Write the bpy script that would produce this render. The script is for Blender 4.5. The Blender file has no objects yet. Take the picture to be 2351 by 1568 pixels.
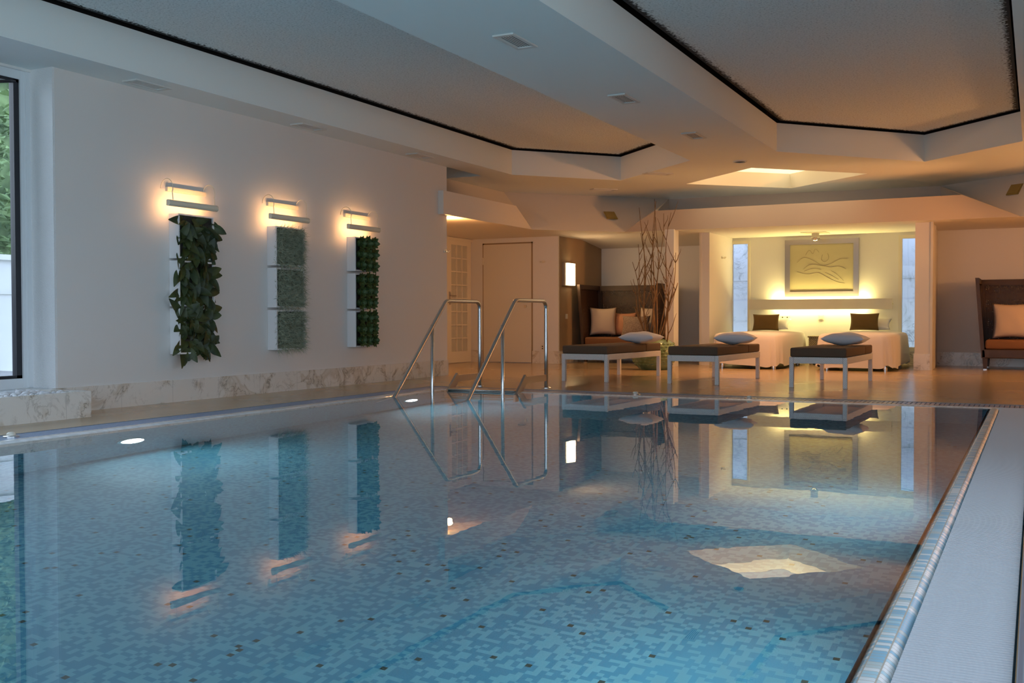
import bpy, bmesh, math, random
from mathutils import Vector, Matrix
from mathutils.geometry import tessellate_polygon
random.seed(7)
PI = math.pi
C = bpy.context.scene.collection
scene = bpy.context.scene

# ------------------------------------------------------------------ helpers
class MB:
    def __init__(s): s.v, s.f, s.uv = [], [], {}
    def add(s, vs, fs, M=None):
        n = len(s.v)
        for p in vs:
            p = Vector(p); s.v.append(tuple(M @ p) if M else tuple(p))
        for f in fs: s.f.append(tuple(i + n for i in f))
        return s
    def box(s, a, b, M=None):
        x0, y0, z0 = [min(p, q) for p, q in zip(a, b)]; x1, y1, z1 = [max(p, q) for p, q in zip(a, b)]
        return s.add([(x0,y0,z0),(x1,y0,z0),(x1,y1,z0),(x0,y1,z0),(x0,y0,z1),(x1,y0,z1),(x1,y1,z1),(x0,y1,z1)],
              [(0,3,2,1),(4,5,6,7),(0,1,5,4),(1,2,6,5),(2,3,7,6),(3,0,4,7)], M)
    def rbox(s, a, b, r, seg=2, M=None):
        bm = bmesh.new(); bmesh.ops.create_cube(bm, size=1)
        d = [abs(q - p) for p, q in zip(a, b)]; c = [(p + q) / 2 for p, q in zip(a, b)]
        for v in bm.verts: v.co = Vector([v.co[i] * d[i] + c[i] for i in range(3)])
        bmesh.ops.bevel(bm, geom=bm.edges[:], offset=r, segments=seg, profile=0.5, affect='EDGES', clamp_overlap=True)
        bm.verts.index_update()
        s.add([v.co for v in bm.verts], [[v.index for v in f.verts] for f in bm.faces], M); bm.free(); return s
    def quad(s, *p): return s.add(p, [tuple(range(len(p)))])
    def frus(s, c0, r0, c1, r1, n=4, rot=PI/4):
        vs = []
        for c, r in ((c0, r0), (c1, r1)):
            for i in range(n):
                a = rot + i * 2 * PI / n; vs.append((c[0] + r * math.cos(a), c[1] + r * math.sin(a), c[2]))
        fs = [(i, (i + 1) % n, n + (i + 1) % n, n + i) for i in range(n)] + [tuple(range(n))[::-1], tuple(range(n, 2 * n))]
        return s.add(vs, fs)
    def tube(s, path, rad, n=10, cap=True):
        path = [Vector(p) for p in path]; k = len(path)
        rads = rad if isinstance(rad, (list, tuple)) else [rad] * k
        T = [(path[min(i + 1, k - 1)] - path[max(i - 1, 0)]).normalized() for i in range(k)]
        up = Vector((0, 0, 1)) if abs(T[0].z) < .9 else Vector((1, 0, 0))
        N = (up - T[0] * up.dot(T[0])).normalized(); vs = []
        for i in range(k):
            N = (N - T[i] * N.dot(T[i])).normalized(); B = T[i].cross(N)
            for j in range(n):
                a = 2 * PI * j / n; vs.append(path[i] + (N * math.cos(a) + B * math.sin(a)) * rads[i])
        fs = [(i * n + j, i * n + (j + 1) % n, (i + 1) * n + (j + 1) % n, (i + 1) * n + j) for i in range(k - 1) for j in range(n)]
        if cap: fs += [tuple(range(n))[::-1], tuple(range((k - 1) * n, k * n))]
        return s.add(vs, fs)
    def lathe(s, prof, c=(0, 0, 0), n=24, M=None):
        vs = [(c[0] + r * math.cos(2 * PI * j / n), c[1] + r * math.sin(2 * PI * j / n), c[2] + z) for r, z in prof for j in range(n)]
        fs = [(i * n + j, i * n + (j + 1) % n, (i + 1) * n + (j + 1) % n, (i + 1) * n + j) for i in range(len(prof) - 1) for j in range(n)]
        if prof[0][0] > 1e-4: fs.append(tuple(range(n))[::-1])
        if prof[-1][0] > 1e-4: fs.append(tuple(range((len(prof) - 1) * n, len(prof) * n)))
        return s.add(vs, fs, M)
    def poly(s, outer, holes=(), z=0, flip=False):
        loops = [[Vector((p[0], p[1], z)) for p in outer]] + [[Vector((p[0], p[1], z)) for p in h] for h in holes]
        tris = tessellate_polygon(loops); vs = [p for l in loops for p in l]
        return s.add(vs, [tuple(reversed(t)) if flip else t for t in tris])
    def build(s, name, mat=None, parent=None, smooth=False, loc=None, doub=False):
        me = bpy.data.meshes.new(name); me.from_pydata([tuple(p) for p in s.v], [], s.f); me.update()
        if doub or smooth:
            bm = bmesh.new(); bm.from_mesh(me); bmesh.ops.remove_doubles(bm, verts=bm.verts, dist=1e-5)
            bmesh.ops.recalc_face_normals(bm, faces=bm.faces); bm.to_mesh(me); bm.free()
        o = bpy.data.objects.new(name, me); C.objects.link(o)
        if mat: me.materials.append(mat)
        if smooth:
            for p in me.polygons: p.use_smooth = True
            if smooth != 'all': me.set_sharp_from_angle(angle=math.radians(smooth if smooth is not True else 40))
        if parent: o.parent = parent
        if loc: o.location = loc
        return o

def tag(o, label=None, cat=None, group=None, kind=None):
    for k, v in (('label', label), ('category', cat), ('group', group), ('kind', kind)):
        if v: o[k] = v
    return o
def thing(name, label, cat, loc=(0, 0, 0), rz=0, group=None):
    o = bpy.data.objects.new(name, None); C.objects.link(o); o.location = loc; o.rotation_euler = (0, 0, rz); o.empty_display_size = .1
    return tag(o, label, cat, group)
def struct(o): o['kind'] = 'structure'; return o
def dup(root, loc=None, rz=None, label=None, group=None):
    r = root.copy(); C.objects.link(r)
    if loc is not None: r.location = loc
    if rz is not None: r.rotation_euler = (0, 0, rz)
    if label: r['label'] = label
    if group: r['group'] = group
    for ch in list(root.children):
        c = ch.copy(); C.objects.link(c); c.parent = r
        for g in list(ch.children):
            d = g.copy(); C.objects.link(d); d.parent = c
    return r

# ------------------------------------------------------------------ materials
def nodes(name):
    m = bpy.data.materials.new(name); m.use_nodes = True; nt = m.node_tree
    return m, nt, nt.nodes['Principled BSDF'], nt.nodes['Material Output']
def N(nt, typ, **kw):
    n = nt.nodes.new(typ)
    for k, v in kw.items():
        if k in n.inputs.keys() and not hasattr(n, k): n.inputs[k].default_value = v
        else:
            try: setattr(n, k, v)
            except Exception: n.inputs[k].default_value = v
    return n
def rgba(c): return (c[0], c[1], c[2], 1)
def ramp(nt, fac, stops, interp='LINEAR'):
    r = N(nt, 'ShaderNodeValToRGB'); cr = r.color_ramp; cr.interpolation = interp
    while len(cr.elements) < len(stops): cr.elements.new(.5)
    for e, (p, c) in zip(cr.elements, stops): e.position = p; e.color = rgba(c)
    nt.links.new(fac, r.inputs[0]); return r
def mat(name, col, rough=.6, metal=0, bump=0, bscale=60, vary=0, vscale=4, spec=.5, coords='Object', sheen=0):
    m, nt, b, out = nodes(name)
    b.inputs['Base Color'].default_value = rgba(col); b.inputs['Roughness'].default_value = rough
    b.inputs['Metallic'].default_value = metal; b.inputs['Specular IOR Level'].default_value = spec
    tc = N(nt, 'ShaderNodeTexCoord')
    if vary:
        nz = N(nt, 'ShaderNodeTexNoise'); nz.inputs['Scale'].default_value = vscale; nz.inputs['Detail'].default_value = 4
        nt.links.new(tc.outputs[coords], nz.inputs['Vector'])
        r = ramp(nt, nz.outputs['Fac'], [(.3, [c * (1 - vary) for c in col]), (.7, [min(1, c * (1 + vary)) for c in col])])
        nt.links.new(r.outputs[0], b.inputs['Base Color'])
    if bump:
        nz = N(nt, 'ShaderNodeTexNoise'); nz.inputs['Scale'].default_value = bscale; nz.inputs['Detail'].default_value = 3
        nt.links.new(tc.outputs[coords], nz.inputs['Vector'])
        bp = N(nt, 'ShaderNodeBump'); bp.inputs['Strength'].default_value = bump; bp.inputs['Distance'].default_value = .01
        nt.links.new(nz.outputs['Fac'], bp.inputs['Height']); nt.links.new(bp.outputs[0], b.inputs['Normal'])
    return m
def emis(name, col, s):
    m, nt, b, out = nodes(name)
    b.inputs['Base Color'].default_value = rgba(col); b.inputs['Emission Color'].default_value = rgba(col); b.inputs['Emission Strength'].default_value = s
    return m
def mosaic(name, cols, size, rough=.12, grout=None, coords='Object', off=(.0, .0, .0), gw=.1, fade=0):
    """two-tone mosaic tiles; cols = [(upto, colour), ...]"""
    m, nt, b, out = nodes(name); L = nt.links
    tc = N(nt, 'ShaderNodeTexCoord'); mp = N(nt, 'ShaderNodeMapping')
    for i in range(3): mp.inputs['Scale'].default_value[i] = 1 / size[i]; mp.inputs['Location'].default_value[i] = off[i]
    L.new(tc.outputs[coords], mp.inputs[0])
    fl = N(nt, 'ShaderNodeVectorMath', operation='FLOOR'); L.new(mp.outputs[0], fl.inputs[0])
    wn = N(nt, 'ShaderNodeTexWhiteNoise', noise_dimensions='3D'); L.new(fl.outputs[0], wn.inputs['Vector'])
    r = ramp(nt, wn.outputs['Value'], cols, 'CONSTANT'); col = r.outputs[0]
    if grout:
        fr = N(nt, 'ShaderNodeVectorMath', operation='FRACTION'); L.new(mp.outputs[0], fr.inputs[0])
        sx = N(nt, 'ShaderNodeSeparateXYZ'); L.new(fr.outputs[0], sx.inputs[0]); prev = None
        for ax in ('X', 'Y'):
            g = N(nt, 'ShaderNodeMath', operation='LESS_THAN'); g.inputs[1].default_value = gw; L.new(sx.outputs[ax], g.inputs[0])
            if prev:
                mx = N(nt, 'ShaderNodeMath', operation='MAXIMUM'); L.new(prev, mx.inputs[0]); L.new(g.outputs[0], mx.inputs[1]); prev = mx.outputs[0]
            else: prev = g.outputs[0]
        mix = N(nt, 'ShaderNodeMix', data_type='RGBA'); L.new(prev, mix.inputs['Factor']); L.new(col, mix.inputs['A']); mix.inputs['B'].default_value = rgba(grout); col = mix.outputs['Result']
    L.new(col, b.inputs['Base Color']); b.inputs['Roughness'].default_value = rough
    return m
def marble(name, base, vein, scale=3, patch=(.62, .56, .48)):
    m, nt, b, out = nodes(name); L = nt.links
    tc = N(nt, 'ShaderNodeTexCoord')
    n1 = N(nt, 'ShaderNodeTexNoise'); n1.inputs['Scale'].default_value = scale * .8; n1.inputs['Detail'].default_value = 5; n1.inputs['Distortion'].default_value = 1.6
    n2 = N(nt, 'ShaderNodeTexNoise'); n2.inputs['Scale'].default_value = scale * 1.1; n2.inputs['Detail'].default_value = 6; n2.inputs['Distortion'].default_value = 2.2; n2.inputs['Roughness'].default_value = .6
    L.new(tc.outputs['Object'], n1.inputs['Vector'])
    mp = N(nt, 'ShaderNodeMapping'); mp.inputs['Location'].default_value = (5.3, 2.1, 7.7); L.new(tc.outputs['Object'], mp.inputs[0]); L.new(mp.outputs[0], n2.inputs['Vector'])
    r1 = ramp(nt, n1.outputs['Fac'], [(.0, base), (.50, base), (.58, patch), (.66, [.5 * (p + q) for p, q in zip(base, patch)]), (.75, base)])
    sb = N(nt, 'ShaderNodeMath', operation='SUBTRACT'); sb.inputs[1].default_value = .5; L.new(n2.outputs['Fac'], sb.inputs[0])
    ab = N(nt, 'ShaderNodeMath', operation='ABSOLUTE'); L.new(sb.outputs[0], ab.inputs[0])
    r2 = ramp(nt, ab.outputs[0], [(0, [.5 * v / q for v, q in zip(vein, base)]), (.012, [.9 * v / q for v, q in zip(vein, base)]), (.035, (1, 1, 1))])
    mk = ramp(nt, n1.outputs['Fac'], [(.38, (0, 0, 0)), (.6, (.8, .8, .8))])
    mx = N(nt, 'ShaderNodeMix', data_type='RGBA', blend_type='MULTIPLY'); L.new(mk.outputs[0], mx.inputs['Factor'])
    L.new(r1.outputs[0], mx.inputs['A']); L.new(r2.outputs[0], mx.inputs['B'])
    # slab joints
    sx = N(nt, 'ShaderNodeSeparateXYZ'); L.new(tc.outputs['Object'], sx.inputs[0])
    sm = N(nt, 'ShaderNodeMath', operation='ADD'); L.new(sx.outputs['X'], sm.inputs[0]); L.new(sx.outputs['Y'], sm.inputs[1])
    md = N(nt, 'ShaderNodeMath', operation='PINGPONG'); md.inputs[1].default_value = .3; L.new(sm.outputs[0], md.inputs[0])
    lt = N(nt, 'ShaderNodeMath', operation='LESS_THAN'); lt.inputs[1].default_value = .0025; L.new(md.outputs[0], lt.inputs[0])
    m2 = N(nt, 'ShaderNodeMix', data_type='RGBA'); L.new(lt.outputs[0], m2.inputs['Factor']); L.new(mx.outputs['Result'], m2.inputs['A']); m2.inputs['B'].default_value = rgba([c * .75 for c in base])
    L.new(m2.outputs['Result'], b.inputs['Base Color']); b.inputs['Roughness'].default_value = .25
    return m
def weave(name, c1, c2, scale, rough=.5, holes=0, nv=(.7, 1.25)):
    """wicker: crossing strands as a checker with bump; holes > 0 opens the mesh"""
    m, nt, b, out = nodes(name); L = nt.links
    tc = N(nt, 'ShaderNodeTexCoord'); mp = N(nt, 'ShaderNodeMapping'); L.new(tc.outputs['Object'], mp.inputs[0])
    mp.inputs['Location'].default_value = (.013, .017, .011)
    ck = N(nt, 'ShaderNodeTexChecker'); ck.inputs['Scale'].default_value = scale; L.new(mp.outputs[0], ck.inputs['Vector'])
    nz = N(nt, 'ShaderNodeTexNoise'); nz.inputs['Scale'].default_value = scale * .8; L.new(mp.outputs[0], nz.inputs['Vector'])
    mx = N(nt, 'ShaderNodeMix', data_type='RGBA'); L.new(ck.outputs['Fac'], mx.inputs['Factor']); mx.inputs['A'].default_value = rgba(c1); mx.inputs['B'].default_value = rgba(c2)
    r = ramp(nt, nz.outputs['Fac'], [(.3, (nv[0],) * 3), (.7, (nv[1],) * 3)])
    m2 = N(nt, 'ShaderNodeMix', data_type='RGBA', blend_type='MULTIPLY'); m2.inputs['Factor'].default_value = 1; L.new(mx.outputs['Result'], m2.inputs['A']); L.new(r.outputs[0], m2.inputs['B'])
    L.new(m2.outputs['Result'], b.inputs['Base Color']); b.inputs['Roughness'].default_value = rough
    bp = N(nt, 'ShaderNodeBump'); bp.inputs['Strength'].default_value = .4; bp.inputs['Distance'].default_value = .004; L.new(ck.outputs['Fac'], bp.inputs['Height']); L.new(bp.outputs[0], b.inputs['Normal'])
    if holes:
        vo = N(nt, 'ShaderNodeTexVoronoi', feature='DISTANCE_TO_EDGE'); vo.inputs['Scale'].default_value = 34; vo.inputs['Randomness'].default_value = .55; L.new(mp.outputs[0], vo.inputs['Vector'])
        gt = N(nt, 'ShaderNodeMath', operation='GREATER_THAN'); gt.inputs[1].default_value = holes; L.new(vo.outputs['Distance'], gt.inputs[0])
        tr = N(nt, 'ShaderNodeBsdfTransparent'); ms = N(nt, 'ShaderNodeMixShader'); L.new(gt.outputs[0], ms.inputs[0]); L.new(b.outputs[0], ms.inputs[1]); L.new(tr.outputs[0], ms.inputs[2]); L.new(ms.outputs[0], out.inputs[0])
    return m
def glass(name, tint=(1, 1, 1), refl=.08):
    m, nt, b, out = nodes(name); nt.nodes.remove(b); L = nt.links
    t = N(nt, 'ShaderNodeBsdfTransparent'); t.inputs[0].default_value = rgba(tint); g = N(nt, 'ShaderNodeBsdfGlossy'); g.inputs['Roughness'].default_value = .02
    lw = N(nt, 'ShaderNodeFresnel'); lw.inputs[0].default_value = 1.3
    ms = N(nt, 'ShaderNodeMixShader'); L.new(lw.outputs[0], ms.inputs[0]); L.new(t.outputs[0], ms.inputs[1]); L.new(g.outputs[0], ms.inputs[2]); L.new(ms.outputs[0], out.inputs[0])
    return m
def water_mat():
    m, nt, b, out = nodes('water'); nt.nodes.remove(b); L = nt.links
    tc = N(nt, 'ShaderNodeTexCoord')
    n1 = N(nt, 'ShaderNodeTexNoise'); n1.inputs['Scale'].default_value = 5; n1.inputs['Detail'].default_value = 2; L.new(tc.outputs['Object'], n1.inputs['Vector'])
    bp = N(nt, 'ShaderNodeBump'); bp.inputs['Strength'].default_value = .016; bp.inputs['Distance'].default_value = .012; L.new(n1.outputs['Fac'], bp.inputs['Height'])
    fr = N(nt, 'ShaderNodeFresnel'); fr.inputs['IOR'].default_value = 1.33; L.new(bp.outputs[0], fr.inputs['Normal'])
    re = N(nt, 'ShaderNodeBsdfRefraction'); re.inputs['IOR'].default_value = 1.33; re.inputs['Roughness'].default_value = 0; re.inputs['Color'].default_value = (.86, .97, 1, 1)
    gl = N(nt, 'ShaderNodeBsdfGlossy'); gl.inputs['Roughness'].default_value = 0; gl.inputs['Color'].default_value = (1, 1, 1, 1)
    L.new(bp.outputs[0], re.inputs['Normal']); L.new(bp.outputs[0], gl.inputs['Normal'])
    ms = N(nt, 'ShaderNodeMixShader'); L.new(fr.outputs[0], ms.inputs[0]); L.new(re.outputs[0], ms.inputs[1]); L.new(gl.outputs[0], ms.inputs[2]); L.new(ms.outputs[0], out.inputs[0])
    return m
def leafmat(name, c1, c2, scale, rough=.4):
    m, nt, b, out = nodes(name); L = nt.links
    tc = N(nt, 'ShaderNodeTexCoord'); nz = N(nt, 'ShaderNodeTexNoise'); nz.inputs['Scale'].default_value = scale; nz.inputs['Detail'].default_value = 3
    L.new(tc.outputs['Object'], nz.inputs['Vector']); r = ramp(nt, nz.outputs['Fac'], [(.35, c1), (.68, c2)]); L.new(r.outputs[0], b.inputs['Base Color']); b.inputs['Roughness'].default_value = rough
    return m
def stripes(name, c1, c2, axis, period, duty=.5, rough=.5, bump=0):
    m, nt, b, out = nodes(name); L = nt.links
    tc = N(nt, 'ShaderNodeTexCoord'); sx = N(nt, 'ShaderNodeSeparateXYZ'); L.new(tc.outputs['Object'], sx.inputs[0])
    dv = N(nt, 'ShaderNodeMath', operation='DIVIDE'); dv.inputs[1].default_value = period; L.new(sx.outputs[axis], dv.inputs[0])
    fr = N(nt, 'ShaderNodeMath', operation='FRACT'); L.new(dv.outputs[0], fr.inputs[0])
    r = ramp(nt, fr.outputs[0], [(0, c1), (duty, c2)], 'CONSTANT'); L.new(r.outputs[0], b.inputs['Base Color']); b.inputs['Roughness'].default_value = rough
    return m

M_ = {}
M_['wall'] = mat('plaster_white', (.76, .74, .72), .75, bump=.06, bscale=180)
M_['stucco'] = mat('stucco_white', (.86, .87, .88), .85, bump=.8, bscale=140)
M_['ceil'] = mat('ceiling_paint', (.84, .89, .88), .8, bump=.03, bscale=120)
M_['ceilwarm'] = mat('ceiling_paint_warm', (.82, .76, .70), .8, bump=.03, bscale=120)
M_['taupe'] = mat('taupe_paint', (.34, .24, .15), .7)
M_['strip'] = mat('recess_shade_grey', (.60, .54, .50), .8)  # greyer than the ceiling: shade of the recess put into the colour
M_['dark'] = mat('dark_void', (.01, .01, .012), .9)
M_['frame'] = mat('white_window_frame', (.74, .77, .80), .35)
M_['gasket'] = mat('black_gasket', (.015, .014, .02), .4)
M_['glass'] = glass('window_glass')
M_['marble'] = marble('marble', (.76, .73, .68), (.52, .48, .42))
M_['steel'] = mat('brushed_steel', (.62, .62, .62), .22, 1, bump=.02, bscale=300)
M_['chrome'] = mat('chrome', (.8, .8, .8), .08, 1)
M_['bronze'] = mat('ladder_steel', (.50, .46, .42), .3, 1)
M_['lampwhite'] = mat('lamp_enamel', (.82, .74, .58), .4)
M_['boxwhite'] = mat('planter_white', (.82, .82, .84), .45)
M_['soil'] = mat('dark_soil', (.03, .025, .02), .9, bump=.6, bscale=90)
M_['leaf'] = leafmat('broad_leaf', (.012, .024, .005), (.048, .068, .014), 9, .55)
M_['airplant'] = leafmat('air_plant', (.24, .28, .20), (.50, .54, .40), 25, .8)
M_['succulent'] = leafmat('succulent', (.024, .06, .014), (.075, .14, .042), 40, .55)
M_['wickerwhite'] = weave('white_wicker', (.90, .90, .90), (.78, .79, .80), 90, nv=(.93, 1.03))
M_['wickerbrown'] = weave('brown_wicker', (.060, .026, .010), (.026, .011, .004), 110)
M_['wickeropen'] = weave('brown_wicker_open', (.060, .026, .010), (.026, .011, .004), 110, holes=.25)
M_['wickertan'] = weave('tan_wicker', (.34, .26, .14), (.2, .15, .08), 60)
M_['mattress'] = mat('taupe_mattress', (.115, .075, .048), .85, bump=.2, bscale=160)
M_['seatbrown'] = mat('brown_seat_fabric', (.20, .085, .035), .85, bump=.15, bscale=200)
M_['white'] = mat('white_linen', (.80, .78, .78), .85, bump=.15, bscale=25)
M_['pillow'] = mat('white_pillow', (.78, .80, .86), .85, bump=.12, bscale=30)
M_['cream'] = mat('cream_cushion', (.66, .52, .40), .85, bump=.1, bscale=120)
M_['salmon'] = mat('salmon_cushion', (.60, .28, .15), .85, bump=.1, bscale=120)
M_['tweed'] = mat('tweed_cushion', (.34, .24, .17), .9, vary=.45, vscale=70, bump=.3, bscale=150)
M_['darkgreen'] = mat('dark_green_cushion', (.10, .11, .06), .9)
M_['brown'] = mat('brown_cushion', (.13, .075, .022), .9, bump=.1, bscale=150)
M_['twig'] = mat('dry_twig', (.20, .115, .05), .8, vary=.35, vscale=12, bump=.4, bscale=80)
M_['plug'] = mat('switch_plastic', (.72, .68, .58), .4)
M_['door'] = mat('door_paint', (.72, .68, .60), .5)
M_['doorline'] = mat('door_gap', (.30, .22, .14), .8)
M_['frosted'] = mat('door_frosted_pane', (.50, .50, .46), .25)
M_['ventwhite'] = mat('vent_white', (.66, .68, .66), .5)
M_['ventslat'] = mat('vent_slat', (.72, .72, .70), .5)
M_['uplight'] = mat('uplight_glass', (.36, .26, .07), .35)
M_['picframe'] = mat('picture_frame', (.30, .25, .23), .3, metal=.6)
M_['paper'] = mat('picture_paper', (.36, .31, .18), .4)
M_['ink'] = mat('ink', (.10, .06, .02), .7)
M_['stone'] = mat('white_pebble', (.72, .72, .74), .6)
M_['grate'] = mat('grate_plastic', (.60, .62, .66), .45)
M_['gratereflect'] = mat('grate_blue_reflection', (.20, .29, .46), .3)  # same plastic as the near grate, with blue wet reflections painted in
M_['gratetrough'] = mat('trough', (.24, .26, .29), .6)
M_['alu'] = stripes('aluminium_track', (.26, .30, .36), (.17, .19, .24), 'X', .02, .5, .35)
M_['water'] = water_mat()
T = (.023, .023, .023)
M_['poolfloor'] = mosaic('pool_mosaic', [(0, (.03, .05, .04)), (.007, (.055, .25, .38)), (.50, (.13, .38, .48))], T, rough=.6, off=(.31, .27, .43))
M_['humpblue'] = mosaic('edge_mosaic', [(0, (.26, .50, .64)), (.36, (.40, .60, .68)), (.48, (.74, .76, .76)), (.85, (.50, .58, .58))], (.022, .036, 1), rough=.38, grout=(.46, .40, .33), coords='UV', gw=.10, off=(0, .56, 0))
M_['humpsheen'] = mosaic('edge_mosaic_sheen', [(0, (.72, .76, .78)), (.4, (.85, .88, .9))], (.022, .043, 1), rough=.12, coords='UV')  # pale tone paints in the window light reflected on wet edge tiles
# floor: tan resin with a fine studded texture
def floor_mat():
    m, nt, b, out = nodes('tan_floor'); L = nt.links
    tc = N(nt, 'ShaderNodeTexCoord'); nz = N(nt, 'ShaderNodeTexNoise'); nz.inputs['Scale'].default_value = .9; nz.inputs['Detail'].default_value = 5
    L.new(tc.outputs['Object'], nz.inputs['Vector'])
    r = ramp(nt, nz.outputs['Fac'], [(.3, (.41, .30, .175)), (.7, (.50, .37, .22))]); L.new(r.outputs[0], b.inputs['Base Color'])
    ck = N(nt, 'ShaderNodeTexChecker'); ck.inputs['Scale'].default_value = 55; L.new(tc.outputs['Object'], ck.inputs['Vector'])
    n2 = N(nt, 'ShaderNodeTexNoise'); n2.inputs['Scale'].default_value = 14; n2.inputs['Detail'].default_value = 3
    mp = N(nt, 'ShaderNodeMapping'); mp.inputs['Scale'].default_value = (.25, 2.2, 1); L.new(tc.outputs['Object'], mp.inputs[0]); L.new(mp.outputs[0], n2.inputs['Vector'])
    ad = N(nt, 'ShaderNodeMath', operation='MULTIPLY_ADD'); ad.inputs[1].default_value = .25; L.new(ck.outputs['Fac'], ad.inputs[0]); L.new(n2.outputs['Fac'], ad.inputs[2])
    bp = N(nt, 'ShaderNodeBump'); bp.inputs['Strength'].default_value = .07; bp.inputs['Distance'].default_value = .004; L.new(ad.outputs[0], bp.inputs['Height']); L.new(bp.outputs[0], b.inputs['Normal'])
    b.inputs['Roughness'].default_value = .2
    return m
M_['floor'] = floor_mat()
def panel_mat():
    m, nt, b, out = nodes('acoustic_panel'); L = nt.links
    tc = N(nt, 'ShaderNodeTexCoord'); nz = N(nt, 'ShaderNodeTexNoise'); nz.inputs['Scale'].default_value = 55; nz.inputs['Detail'].default_value = 4; nz.inputs['Roughness'].default_value = .75
    L.new(tc.outputs['Object'], nz.inputs['Vector'])
    r = ramp(nt, nz.outputs['Fac'], [(.33, (.42, .46, .47)), (.45, (.74, .80, .81)), (.7, (.88, .93, .94))])
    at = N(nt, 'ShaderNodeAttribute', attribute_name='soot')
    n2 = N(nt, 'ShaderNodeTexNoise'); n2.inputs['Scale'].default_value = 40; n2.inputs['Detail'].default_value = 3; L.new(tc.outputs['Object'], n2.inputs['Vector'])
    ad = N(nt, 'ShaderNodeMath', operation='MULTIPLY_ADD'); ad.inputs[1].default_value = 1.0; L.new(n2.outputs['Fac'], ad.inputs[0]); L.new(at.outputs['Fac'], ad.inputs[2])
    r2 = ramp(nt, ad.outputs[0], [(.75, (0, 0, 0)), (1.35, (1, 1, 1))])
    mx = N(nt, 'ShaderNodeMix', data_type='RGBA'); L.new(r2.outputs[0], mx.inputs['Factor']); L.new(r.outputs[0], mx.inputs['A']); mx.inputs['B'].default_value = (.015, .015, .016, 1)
    L.new(mx.outputs['Result'], b.inputs['Base Color']); b.inputs['Roughness'].default_value = .95
    return m
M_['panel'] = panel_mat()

# ------------------------------------------------------------------ dimensions
XL, ZC, ZL, YB = -7.12, 2.81, 2.15, 17.87        # left wall, high ceiling, low ceiling, back wall
YN, XR = -3.2, 1.7                               # near and right limits of the room

# ------------------------------------------------------------------ floor and pool
struct(MB().poly([(-9.2, YN), (XR, YN), (XR, YB + .1), (-9.2, YB + .1)], [[(-6.125, -2.6), (-.035, -2.6), (-.035, 10.09), (-6.125, 10.09)]], 0).build('floor', M_['floor'], doub=True))
PX0, PX1, PY0, PY1, PD = -5.70, -.36, -2.4, 9.65, -1.30
pw = MB().quad((PX0, PY0, PD), (PX1, PY0, PD), (PX1, PY1, PD), (PX0, PY1, PD))
pw.quad((PX0, PY0, PD), (PX0, PY1, PD), (PX0, PY1, -.02), (PX0, PY0, -.02)).quad((PX1, PY1, PD), (PX1, PY0, PD), (PX1, PY0, -.02), (PX1, PY1, -.02))
pw.quad((PX0, PY1, PD), (PX1, PY1, PD), (PX1, PY1, -.02), (PX0, PY1, -.02)).quad((PX1, PY0, PD), (PX0, PY0, PD), (PX0, PY0, -.02), (PX1, PY0, -.02))
o = pw.build('pool_basin', M_['poolfloor']); struct(o)
def hump(path, inward, prof, mtl, name):
    """rounded tile edge swept along a straight line; prof = (distance from pool, z)"""
    a, b = Vector(path[0]), Vector(path[1]); n = max(1, int((b - a).length / .5)); mb = MB(); uvs = []
    d = [0]
    for p, q in zip(prof, prof[1:]): d.append(d[-1] + math.dist(p, q))
    me = bpy.data.meshes.new(name); vs = []; fs = []
    for i in range(n + 1):
        base = a.lerp(b, i / n)
        for (u, z), dd in zip(prof, d): vs.append(tuple(base + Vector(inward) * u + Vector((0, 0, z)))); uvs.append(((b - a).length * i / n, dd))
    k = len(prof)
    fs = [(i * k + j, i * k + j + 1, (i + 1) * k + j + 1, (i + 1) * k + j) for i in range(n) for j in range(k - 1)]
    me.from_pydata(vs, [], fs); uvl = me.uv_layers.new(name='UVMap')
    for lp in me.loops: uvl.data[lp.index].uv = uvs[lp.vertex_index]
    for p in me.polygons: p.use_smooth = True
    me.materials.append(mtl); o = bpy.data.objects.new(name, me); C.objects.link(o); return struct(o)
rp = [(0, -.12), (.008, -.05), (.016, -.014), (.022, -.004), (.03, -.001), (.058, .0), (.07, -.004), (.082, -.013), (.090, -.026), (.092, -.09)]
hump(((-.362, PY0, 0), (-.362, 9.64, 0)), (1, 0, 0), rp, M_['humpblue'], 'pool_coping')
lp = [(0, -.12), (.0, -.03), (.03, -.006), (.07, .001), (.16, .001), (.19, -.008), (.195, -.06)]
hump(((-5.69, PY0, 0), (-5.69, 9.66, 0)), (-1, 0, 0), lp, M_['humpsheen'], 'pool_coping')
fp = [(0, -.12), (.0, -.03), (.025, -.008), (.06, .001), (.11, .001), (.13, -.008), (.135, -.06)]
hump(((-5.69 - .19, 9.64, 0), (-.27, 9.64, 0)), (0, 1, 0), fp, M_['humpsheen'], 'pool_coping')
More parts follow.
